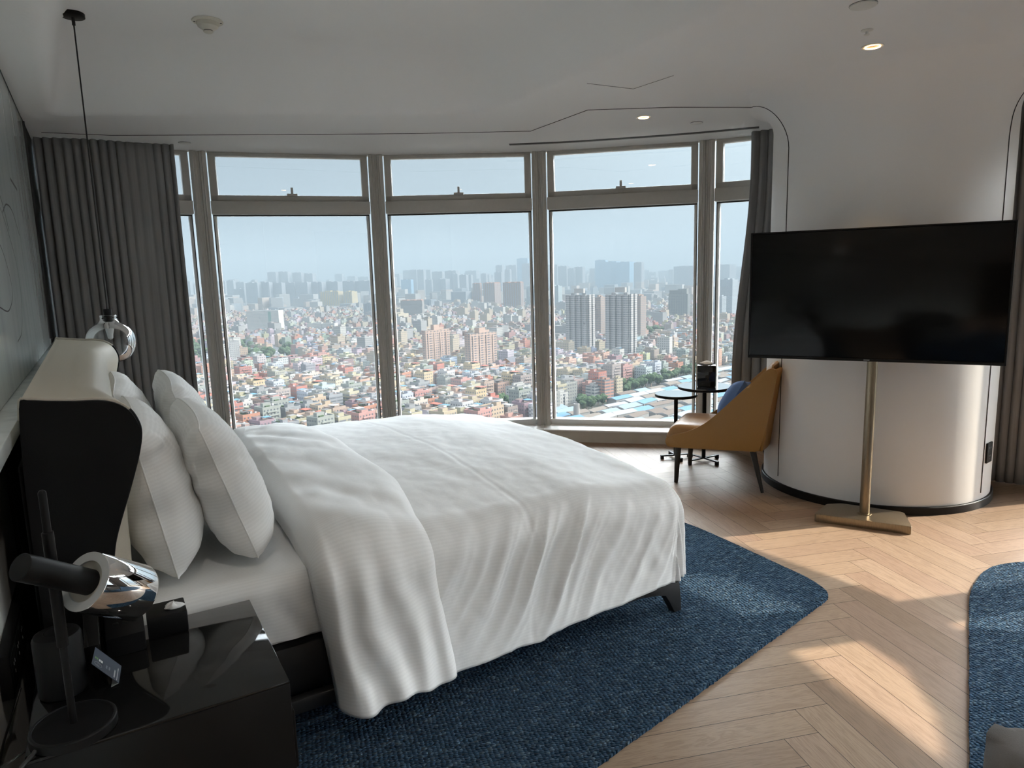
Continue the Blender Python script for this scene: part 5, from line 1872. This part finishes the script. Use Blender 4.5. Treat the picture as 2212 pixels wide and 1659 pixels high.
def facade(name, style):
    """walls with rows of windows; uv are metres along the wall and up it; alpha of bcol switches the windows off on roofs"""
    t = NT(name)
    at = t.n('Attribute', attribute_name='bcol')
    sep = t.n('SeparateXYZ')
    t.l(t.coord('UV'), sep.inputs[0])
    U, V = sep.outputs[0], sep.outputs[1]

    def cells(x, per, a, b):
        fr = t.math('FRACT', t.math('DIVIDE', x, per))
        return t.math('MULTIPLY', t.math('GREATER_THAN', fr, a), t.math('LESS_THAN', fr, b))
    if style == 'punch':
        m = t.math('MULTIPLY', cells(U, 2.9, 0.27, 0.73), cells(V, 3.1, 0.32, 0.74))
    elif style == 'band':
        m = t.math('MULTIPLY', cells(U, 7.5, 0.08, 0.92), cells(V, 3.0, 0.42, 0.88))
    elif style == 'bay':
        m = t.math('MULTIPLY', cells(U, 5.6, 0.30, 0.66), cells(V, 3.0, 0.30, 0.80))
        m = t.math('MAXIMUM', m, t.math('MULTIPLY', cells(U, 5.6, 0.82, 0.94), cells(V, 3.0, 0.36, 0.70)))
    elif style == 'resid':
        m = t.math('MULTIPLY', cells(U, 4.1, 0.06, 0.84), cells(V, 3.0, 0.40, 0.96))
    elif style == 'stripe':
        m = t.math('MULTIPLY', cells(U, 9.0, 0.34, 0.78), cells(V, 3.1, 0.10, 0.92))
    elif style == 'grid':
        m = t.math('MULTIPLY', cells(U, 6.0, 0.14, 0.86), cells(V, 6.4, 0.12, 0.86))
    elif style == 'glass':
        m = t.math('MULTIPLY', cells(U, 4.0, 0.03, 0.97), cells(V, 4.0, 0.04, 0.96))
    else:
        m = t.math('MULTIPLY', U, 0.0)
    m = t.math('MULTIPLY', m, at.outputs['Alpha'])
    dirt = t.noise(t.coord('Object'), 0.12, 3)
    wall = t.mixc(t.math('MULTIPLY', dirt, 0.22), at.outputs['Color'], (0.06, 0.055, 0.05))
    wc = {'glass': (0.045, 0.09, 0.13), 'resid': (0.045, 0.047, 0.052), 'stripe': (0.055, 0.062, 0.072), 'band': (0.04, 0.042, 0.046)}.get(style, (0.022, 0.025, 0.030))
    c = t.mixc(m, wall, wc)
    r = t.math('MULTIPLY_ADD', m, -0.45, 0.90)
    t.bsdf(c, r, 0.0, None, spec=t.math('MULTIPLY_ADD', m, 0.3, 0.03))
    return t.m


FAC = {s: facade('facade_' + s, s) for s in ('punch', 'band', 'bay', 'resid', 'stripe', 'grid', 'glass', 'plain')}


class CB:
    """city mesh builder with uv in metres and colours"""

    def __init__(self):
        self.v, self.f, self.uv, self.c = [], [], [], []

    def quad(self, pts, uv, col, a):
        b = len(self.v)
        self.v += pts
        self.f.append(tuple(range(b, b + len(pts))))
        self.uv += uv
        self.c += [(col[0] * CITY_DIM, col[1] * CITY_DIM, col[2] * CITY_DIM, a)] * len(pts)      # colours darkened evenly to offset the overbright sky light

    def box(self, cx, cy, z0, z1, w, d, rot=0.0, col=(0.5, 0.5, 0.5), roof=(0.1, 0.1, 0.1), win=1.0, zb=None):
        c, s = math.cos(rot), math.sin(rot)
        P = [(cx + x * c - y * s, cy + x * s + y * c) for x, y in ((-w / 2, -d / 2), (w / 2, -d / 2), (w / 2, d / 2), (-w / 2, d / 2))]
        zb = z0 if zb is None else zb
        for i in range(4):
            a, b = P[i], P[(i + 1) % 4]
            L = w if i % 2 == 0 else d
            self.quad([(a[0], a[1], z0), (b[0], b[1], z0), (b[0], b[1], z1), (a[0], a[1], z1)], [(0, z0 - zb), (L, z0 - zb), (L, z1 - zb), (0, z1 - zb)], col, win)
        self.quad([(p[0], p[1], z1) for p in P], [(0, 0)] * 4, roof, 0.0)

    def gable(self, cx, cy, z, w, d, h, rot, col, end):
        c, s = math.cos(rot), math.sin(rot)
        q = lambda x, y, zz: (cx + x * c - y * s, cy + x * s + y * c, zz)
        A, B, C_, D_ = q(-w / 2, -d / 2, z), q(w / 2, -d / 2, z), q(w / 2, d / 2, z), q(-w / 2, d / 2, z)
        E_, F_ = q(0, -d / 2, z + h), q(0, d / 2, z + h)
        for pts, cc in (([A, E_, F_, D_], col), ([B, C_, F_, E_], col), ([A, B, E_], end), ([C_, D_, F_], end)):
            self.quad(pts, [(0, 0)] * len(pts), cc, 0.0)

    def build(self, name, mat, parent=None, loc=None, rz=0.0):
        o = mesh(name, self.v, self.f, mat, parent, smooth=False, uv=self.uv, col=self.c, loc=loc)
        if rz:
            o.rotation_euler = (0, 0, rz)
        return o


def house(cb, rnd, w, d, h, col, cx=0, cy=0, z=0, rot=0, detail=True):
    roof = rnd.choice([(0.15, 0.14, 0.135), (0.19, 0.18, 0.17), (0.11, 0.108, 0.108), (0.19, 0.13, 0.11), (0.25, 0.24, 0.23)])
    cb.box(cx, cy, z, z + h, w, d, rot, col, roof, 1.0)
    c, s = math.cos(rot), math.sin(rot)
    q = lambda x, y: (cx + x * c - y * s, cy + x * s + y * c)
    if detail:
        # parapet
        for (x, y, ww, dd) in ((0, -d / 2 + 0.15, w, 0.3), (0, d / 2 - 0.15, w, 0.3), (-w / 2 + 0.15, 0, 0.3, d - 0.6), (w / 2 - 0.15, 0, 0.3, d - 0.6)):
            p = q(x, y)
            cb.box(p[0], p[1], z + h, z + h + 0.9, ww, dd, rot, col, col, 0.0)
        # balcony slabs on the lit front
        if rnd.random() < 0.55:
            for k in range(1, int(h / 3.1)):
                p = q(w / 2 + 0.5, d * rnd.choice((0.0, 0.0, 0.12)))
                cb.box(p[0], p[1], z + k * 3.1 - 0.15, z + k * 3.1 + 0.75, 1.0, d * 0.55, rot, col, col, 0.0)
    hx, hy = rnd.uniform(-0.28, 0.28) * w, rnd.uniform(-0.28, 0.28) * d
    p = q(hx, hy)
    cb.box(p[0], p[1], z + h, z + h + rnd.uniform(2.4, 3.4), w * rnd.uniform(0.3, 0.5), d * rnd.uniform(0.25, 0.45), rot, col, roof, 0.0)
    if rnd.random() < 0.65:
        k = rnd.random()
        rc = (0.40, 0.40, 0.40) if k < 0.40 else (0.12, 0.28, 0.42) if k < 0.56 else (0.42, 0.12, 0.08) if k < 0.70 else (0.08, 0.075, 0.07)
        p = q(-hx * 1.1 + rnd.uniform(-1, 1), -hy * 1.1 + rnd.uniform(-1, 1))
        cb.box(p[0], p[1], z + h + 2.2, z + h + 2.5, w * rnd.uniform(0.35, 0.6), d * rnd.uniform(0.3, 0.55), rot, rc, rc, 0.0)
    if detail:
        for k in range(rnd.randint(1, 3)):
            p = q(rnd.uniform(-.4, .4) * w, rnd.uniform(-.4, .4) * d)
            cb.box(p[0], p[1], z + h, z + h + rnd.uniform(1.0, 1.9), rnd.uniform(0.8, 1.8), rnd.uniform(0.8, 1.8), rot, (0.6, 0.6, 0.6), (0.55, 0.57, 0.6), 0.0)
        if rnd.random() < 0.4:
            p = q(rnd.uniform(-.3, .3) * w, rnd.uniform(-.3, .3) * d)
            cb.box(p[0], p[1], z + h, z + h + 1.3, w * 0.3, d * 0.25, rot, (0.07, 0.12, 0.05), (0.08, 0.14, 0.05), 0.0)


def landmark(row):
    X, Y, w, d, h, rot, style, col, extra, label, cat, group = row
    wc = WCOL[col]
    r = math.radians(rot)
    b = empty('tower_block' if h > 45 else 'building', (X, Y, GZ), r, label=label, cat=cat, group=group or None)
    cb = CB()
    roof = (0.11, 0.107, 0.105)
    hb = h
    if extra == 'step':
        hb = h - 12
        cb.box(0, 0, 0, hb, w, d, 0, wc, roof)
        t = CB()
        t.box(-w * 0.12, 0, hb, h - 3, w * 0.7, d * 0.9, 0, (0.20, 0.21, 0.21), roof, 0.0)
        t.box(w * 0.2, 0, hb, h, w * 0.45, d * 0.8, 0, (0.24, 0.25, 0.24), roof, 0.0)
        t.build('stepped_crown', FAC['plain'], b)
    elif style == 'resid':
        # core with projecting balcony bays
        cb.box(0, 0, 0, h - 3, w, d, 0, wc, roof)
        nb = 4
        for k in range(nb):
            x = -w / 2 + w * (k + 0.5) / nb
            v = CB()
            v.box(x, -d / 2 - 0.9, 0, h - (0 if k % 2 else 4), w / nb * 0.62, 2.0, 0, tuple(q * 1.12 for q in wc), roof, 1.0)
            v.build('balcony_bay', FAC['resid'], b)
        for k in range(2):
            y = -d / 2 + d * (k + 0.5) / 2
            v = CB()
            v.box(w / 2 + 0.8, y, 0, h - 2, 1.9, d / 2 * 0.6, 0, tuple(q * 1.25 for q in wc), roof, 1.0)
            v.build('balcony_bay', FAC['resid'], b)
    elif style == 'bay':
        cb.box(0, 0, 0, hb, w, d, 0, wc, roof)
        nb = max(2, int(d / 9))
        for k in range(nb):
            y = -d / 2 + d * (k + 0.5) / nb
            v = CB()
            v.box(w / 2 + 0.45, y, 0, hb - 3.5, 0.9, d / nb * 0.34, 0, tuple(min(1, q * 1.02) for q in wc), roof, 1.0)
            v.build('bay', FAC['bay'], b)
    else:
        cb.box(0, 0, 0, hb, w, d, 0, wc, roof)
    cb.build('walls', FAC[style], b)
    if extra in ('hut', 'top', 'redtop', ''):
        t = CB()
        hc = (0.45, 0.22, 0.15) if extra == 'redtop' else wc
        k = 1.0 if h > 60 else 0.7
        if extra == 'hut':
            t.box(0, -d * 0.02, hb, hb + 6.5, w * 0.42 if w > 15 else w * 0.8, d * 0.24 if d > 15 else d * 0.5, 0, wc, roof, 1.0)
            t.box(0, d * 0.2, hb, hb + 3, w * 0.3, d * 0.2, 0, wc, roof, 0.0)
        elif extra == 'redtop':
            for kx in (-0.3, 0.05, 0.36):
                t.box(w * kx, 0, hb - 1.5, hb + 3.0, w * 0.2, d * 0.8, 0, hc, hc, 0.0)
            t.box(0, 0, hb, hb + 1.2, w * 1.01, d * 1.02, 0, hc, hc, 0.0)
        else:
            t.box(-w * 0.15, 0, hb, hb + 3.5 * k, w * 0.3, d * 0.5, 0, wc, roof, 0.0)
            t.box(w * 0.25, 0, hb, hb + 2.5 * k, w * 0.2, d * 0.4, 0, wc, roof, 0.0)
        t.build('roof_structure', FAC['plain'], b)
    if extra == 'greenstrip':
        t = CB()
        t.box(w * 0.22, -d / 2 - 0.3, 6, hb - 2, w * 0.09, 0.8, 0, (0.20, 0.36, 0.30), roof, 0.0)
        t.build('green_stair_strip', FAC['plain'], b)
    if extra == 'gable':
        t = CB()
        t.gable(0, 0, hb, w * 1.05, d * 1.05, 5.0, PI / 2 if d > w else 0, (0.16, 0.16, 0.18), wc)
        t.build('roof', FAC['plain'], b)


def make_tree_mesh(seed):
    bm = bmesh.new()
    rnd = random.Random(seed)
    for k in range(7):
        a = rnd.uniform(0, 6.28)
        rr = rnd.uniform(0.0, 2.6)
        c = Vector((rr * math.cos(a), rr * math.sin(a), rnd.uniform(4.0, 7.4)))
        s = rnd.uniform(1.9, 3.0)
        r = bmesh.ops.create_icosphere(bm, subdivisions=3, radius=s)
        for v in r['verts']:
            n = 1 + 0.32 * nz(v.co.x * 0.9 + k * 7, v.co.y * 0.9, v.co.z * 0.9 + seed) + 0.2 * nz(v.co.x * 2.6, v.co.y * 2.6 + k, v.co.z * 2.6)
            v.co = v.co * n * (1.0 if v.co.z > 0 else 0.8) + c
    me = bpy.data.meshes.new('crown')
    bm.to_mesh(me)
    bm.free()
    return me


def make_city():
    # ground
    g = MB()
    g.add([(-9000, 25, GZ), (9000, 25, GZ), (12000, 16000, GZ), (-12000, 16000, GZ)], [(0, 1, 2, 3)])
    t = NT('city_ground')
    f = t.noise(t.coord('Object'), 0.02, 4)
    t.bsdf(t.ramp(f, [(0.35, (0.026, 0.025, 0.024)), (0.5, (0.034, 0.032, 0.030)), (0.62, (0.016, 0.020, 0.013))]), 0.95, spec=0.03)
    tag(g.build('ground', t.m, smooth=False), 'grey-green ground of the city far below', 'ground', kind='structure')
    # distant hazy land rise is only sky haze; road
    a, b = Vector(ROAD[0]), Vector(ROAD[1])
    d = (b - a).normalized()
    nn = Vector((-d.y, d.x))
    rm = simple('asphalt', (0.05, 0.05, 0.052), 0.9, spec=0.03, nscale=0.3)
    q = [a - nn * 13 - d * 30, b - nn * 13 + d * 10, b + nn * 13 + d * 10, a + nn * 13 - d * 30]
    rd = empty('road', (0, 0, GZ), 0, label='wide grey avenue running between trees in the second pane', cat='road', kind='structure')
    mesh('carriageway', [(p.x, p.y, 0.25) for p in q], [(0, 1, 2, 3)], rm, rd, smooth=False)
    m = MB()
    for k in range(14):
        p = a + (b - a) * (k / 13)
        m.box((p.x, p.y, 0.30), (9, 0.5, 0.06), math.atan2(d.y, d.x))
    m.build('lane_marking', M['whiteplastic'], rd, smooth=False)
    pk = simple('park_lawn', (0.026, 0.034, 0.015), 0.9, spec=0.03, nscale=0.05, var=0.25)
    o = mesh('lawn', [(p[0], p[1], GZ + 0.3) for p in PARK], [tuple(range(len(PARK)))], pk, None, smooth=False)
    tag(o, 'green park lawn behind the curtain edge in the first pane', 'lawn', kind='stuff')
    for r in BLD:
        landmark(r)
    # --- low houses
    rnd = random.Random(11)
    foot = [(r[0], r[1], 0.58 * math.hypot(r[2], r[3]) + 9) for r in BLD if math.hypot(r[0], r[1]) < 3200]
    rd0, rdir = a, d

    def blocked(x, y):
        for (fx, fy, fr) in foot:
            if (x - fx) ** 2 + (y - fy) ** 2 < fr * fr:
                return True
        v = Vector((x, y)) - rd0
        if abs(v.dot(nn)) < 20 and -60 < v.dot(rdir) < (b - a).length + 20:
            return True
        if inside((x, y), PARK) or inside((x, y), SHEDZ):
            return True
        for (tx, ty) in TREES:
            if (x - tx) ** 2 + (y - ty) ** 2 < 190:
                return True
        return False
    cand = []
    base = math.radians(-40)
    c0, s0 = math.cos(base), math.sin(base)
    st = 17.6
    for i in range(-260, 260):
        for j in range(-260, 260):
            gx, gy = i * st + 1.6 * (i // 4), j * st + 2.6 * (j // 3)
            x, y = gx * c0 - gy * s0, gx * s0 + gy * c0
            D = math.hypot(x, y)
            if D < 520 or D > 2700 or y < 0:
                continue
            az = x / y
            if az < -0.60 or az > 0.36:
                continue
            if D > 1500 and rnd.random() < 0.25:
                continue
            x += rnd.uniform(-1.6, 1.6)
            y += rnd.uniform(-1.6, 1.6)
            if rnd.random() < 0.05 or blocked(x, y):
                continue
            dist = nz(x / 260.0, y / 260.0, 70)
            cand.append((D, x, y, base + 0.35 * dist + rnd.uniform(-0.06, 0.06)))
    cand.sort()
    # meshes for the nearest 300
    variants = []
    for ci, (col, nm) in enumerate(HCOL):
        for k in range(5):
            w, dd = rnd.uniform(11, 16.2), rnd.uniform(11, 16.4)
            h = rnd.choice([4, 5, 5, 6, 6, 7]) * 3.1 + 0.6
            cb = CB()
            cc = tuple(min(0.85, q * rnd.uniform(0.9, 1.12)) for q in col)
            house(cb, rnd, w, dd, h, cc)
            o = cb.build('house', FAC['punch' if k != 3 else 'band'])
            COL.objects.unlink(o)
            variants.append((o, nm))
    weights = [5, 4, 3.2, 2.2, 3.2, 2.6, 4, 2.2]
    nn_ = 0
    rest = []
    for (D, x, y, rot) in cand:
        px = 1106 + 1500 * x / y
        if nn_ < 300 and 330 < px < 1640:
            ci = rnd.choices(range(8), weights)[0]
            o, nm = variants[ci * 5 + rnd.randrange(5)]
            c = o.copy()
            COL.objects.link(c)
            c.location = (x, y, GZ)
            c.rotation_euler = (0, 0, rot)
            ring = 'nearest rows' if D < 640 else 'middle rows' if D < 720 else 'farther rows'
            pn = 'first' if px < 445 else 'second' if px < 825 else 'third' if px < 1165 else 'fourth' if px < 1520 else 'fifth'
            tag(c, '%s low flat-roofed house in the %s of the %s window pane' % (nm, ring, pn), 'house', '%s houses, %s, %s pane' % (nm, ring, pn))
            nn_ += 1
        else:
            rest.append((D, x, y, rot))
    cb = CB()
    for (D, x, y, rot) in rest:
        ci = rnd.choices(range(8), weights)[0]
        col = tuple(min(0.85, q * rnd.uniform(0.85, 1.12)) for q in HCOL[ci][0])
        if D > 900 and rnd.random() < 0.03:
            w, dd, h = rnd.uniform(16, 34), rnd.uniform(11, 15), rnd.uniform(22, 38)
            col = rnd.choice([(0.62, 0.60, 0.56), (0.45, 0.44, 0.43), (0.6, 0.5, 0.38)])
        else:
            w, dd, h = rnd.uniform(10, 16.5), rnd.uniform(10, 16.5), rnd.choice([2, 3, 4, 5, 5, 6, 7]) * 3.1
        house(cb, rnd, w, dd, h, col, x, y, GZ, rot, D < 1000)
    # industrial districts and broad masses out to the skyline
    foot_all = [(r[0], r[1], 0.55 * math.hypot(r[2], r[3])) for r in BLD]

    def near_tower(x, y, rad):
        return any((x - fx) ** 2 + (y - fy) ** 2 < (fr + rad) ** 2 for fx, fy, fr in foot_all)
    for k in range(1000):
        D = rnd.uniform(2600, 6200)
        az = rnd.uniform(-0.62, 0.40)
        y = D / math.sqrt(1 + az * az)
        x = az * y
        if near_tower(x, y, 44):
            continue
        col = rnd.choice([(0.5, 0.48, 0.45), (0.4, 0.4, 0.4), (0.55, 0.45, 0.38), (0.3, 0.34, 0.38)])
        cb.box(x, y, GZ, GZ + rnd.choice([9, 14, 20, 26, 40, 60]), rnd.uniform(25, 80), rnd.uniform(20, 50), base + rnd.uniform(-.4, .4), col, (0.11, 0.11, 0.11), 1.0)
    for k in range(500):
        D = rnd.uniform(5200, 9500)
        az = rnd.uniform(-0.64, 0.42)
        y = D / math.sqrt(1 + az * az)
        x = az * y
        if near_tower(x, y, 36):
            continue
        cb.box(x, y, GZ, GZ + rnd.uniform(40, 150), rnd.uniform(25, 60), rnd.uniform(20, 40), base + rnd.uniform(-.4, .4), (0.36, 0.37, 0.39), (0.11, 0.11, 0.11), 1.0)
    o = cb.build('houses', FAC['punch'])
    tag(o, 'dense sea of small houses and blocks stretching to the hazy skyline', 'houses', kind='stuff')
    # --- sheds with coloured metal roofs, lower right
    shed_cols = [((0.13, 0.27, 0.40), 'blue'), ((0.36, 0.38, 0.40), 'white'), ((0.17, 0.13, 0.105), 'brown'), ((0.25, 0.33, 0.38), 'pale blue'), ((0.21, 0.175, 0.145), 'grey-brown')]
    vm = []
    for (col, nm) in shed_cols:
        for k in range(2):
            w, dd, h = rnd.uniform(9, 14), rnd.uniform(16, 26), rnd.uniform(4, 6)
            s = CB()
            s.box(0, 0, 0, h, w, dd, 0, (0.40, 0.39, 0.37), col, 0.0)
            s.gable(0, 0, h, w * 1.06, dd * 1.04, w * 0.13, 0, col, (0.5, 0.5, 0.5))
            o = s.build('shed', FAC['plain'])
            COL.objects.unlink(o)
            vm.append((o, nm))
    srot = math.radians(-48)
    c1, s1 = math.cos(srot), math.sin(srot)
    placed = []
    for i in range(-60, 60):
        for j in range(-60, 60):
            gx, gy = i * 14.5, j * 25.0
            x, y = gx * c1 - gy * s1, gx * s1 + gy * c1
            if y < 440 or not inside((x, y), SHEDZ):
                continue
            if any((x - tx) ** 2 + (y - ty) ** 2 < 110 for tx, ty in TREES) or math.hypot(x - CHIM[0], y - CHIM[1]) < 9:
                continue
            o, nm = rnd.choice(vm)
            c = o.copy()
            COL.objects.link(c)
            c.location = (x, y, GZ)
            c.rotation_euler = (0, 0, srot + rnd.choice([0, 0, 0.12, -0.1]))
            far_ = 'near the chimney' if x < 75 else 'left of the side tables'
            far_ = far_ if x < 118 else 'below the side tables'
            tag(c, 'low industrial shed with a %s metal roof %s' % (nm, far_), 'shed', '%s roofed sheds %s' % (nm, far_))
    ch = empty('chimney', (CHIM[0], CHIM[1], GZ), 0, label='round concrete chimney stump among the brown shed roofs', cat='chimney')
    MB().lathe([(3.0, 0), (2.6, 12), (2.5, 12), (2.5, 15.5), (1.9, 15.5), (1.9, 10)], 28, cap1=False).build('shaft', simple('concrete', (0.10, 0.093, 0.086), 0.9, spec=0.05, nscale=0.5), ch)
    # --- trees
    lm = NT('tree_foliage')
    f = lm.noise(lm.coord('Object'), 0.9, 4)
    lm.bsdf(lm.ramp(f, [(0.35, (0.009, 0.016, 0.008)), (0.6, (0.022, 0.033, 0.015)), (0.8, (0.036, 0.046, 0.020))]), 0.9, spec=0.03)
    tm = NT('tree_bark')
    tm.bsdf((0.08, 0.06, 0.045), 0.9)
    crowns = [make_tree_mesh(s) for s in (1, 2, 3, 4)]
    for c in crowns:
        c.materials.append(lm.m)
        c.polygons.foreach_set('use_smooth', [True] * len(c.polygons))
    trunk = MB().rod((0, 0, 0), (0, 0, 4.5), 0.5, 0.3, 8)
    tr0 = trunk.build('trunk', tm.m)
    COL.objects.unlink(tr0)
    for (x, y) in TREES:
        s = rnd.uniform(0.85, 1.35)
        if math.hypot(x, y) > 900:
            s *= 1.5
        e = empty('tree', (x, y, GZ), rnd.uniform(0, 6.28))
        e.scale = (s, s, s * rnd.uniform(0.9, 1.15))
        px = 1106 + 1500 * x / y
        wh = 'in the park of the first pane' if px < 450 else 'beside the avenue in the second pane' if px < 660 else 'at the foot of the left pink tower' if px < 990 else 'below the white balconied block' if px < 1140 \
            else 'in the dark clump by the white balconied block' if px < 1325 else 'in the dark row behind the sheds' if y < 1000 else 'by the long white building'
        tag(e, 'dark green bushy tree ' + wh, 'tree', 'trees ' + wh)
        c = bpy.data.objects.new('crown', rnd.choice(crowns))
        COL.objects.link(c)
        c.parent = e
        k = tr0.copy()
        COL.objects.link(k)
        k.parent = e
    # --- sunlit morning haze over the city
    hz = NT('city_haze')
    vs = hz.n('VolumeScatter')
    vs.inputs['Color'].default_value = HAZE_ALBEDO + (1.0,)
    vs.inputs['Density'].default_value = HAZE_DENSITY
    va = hz.n('VolumeAbsorption')
    va.inputs['Color'].default_value = HAZE_ALBEDO + (1.0,)
    va.inputs['Density'].default_value = HAZE_DENSITY
    ad = hz.n('AddShader')
    hz.l(vs.outputs[0], ad.inputs[0])
    hz.l(va.outputs[0], ad.inputs[1])
    hz.l(ad.outputs[0], hz.out.inputs['Volume'])
    mb = MB().box((0, 7030, 150), (19000, 14000, 560))
    o = mb.build('haze', hz.m, smooth=False)
    tag(o, 'pale blue haze hanging over the far city', 'haze', kind='stuff')


HAZE_ALBEDO = (0.116, 0.138, 0.151)
HAZE_DENSITY = 0.00026


def finish():
    SC.view_settings.view_transform = 'Standard'
    SC.view_settings.look = 'None'
    SC.view_settings.gamma = 1.0
    SC.view_settings.use_curve_mapping = False
    SC.view_settings.exposure = EXPOSURE
    cy = SC.cycles
    cy.max_bounces = 10
    cy.diffuse_bounces = 5
    cy.glossy_bounces = 4
    cy.transparent_max_bounces = 16
    cy.transmission_bounces = 6
    cy.volume_bounces = 0
    cy.use_adaptive_sampling = True
    cy.adaptive_threshold = 0.015
    cy.sample_clamp_indirect = 6.0
    cy.caustics_reflective = False
    cy.caustics_refractive = False


EXPOSURE = 1.04

make_camera()
make_light()
make_floor()
make_ceiling()
make_walls()
make_pier()
make_windows()
make_curtains()
make_rugs()
make_bed()
make_nightstand()
make_lamp()
make_card(*make_nightstand_things())
make_wall_items()
make_pendant()
make_tv()
make_chair()
make_tables()
make_armchair()
make_fittings()
make_city()
finish()
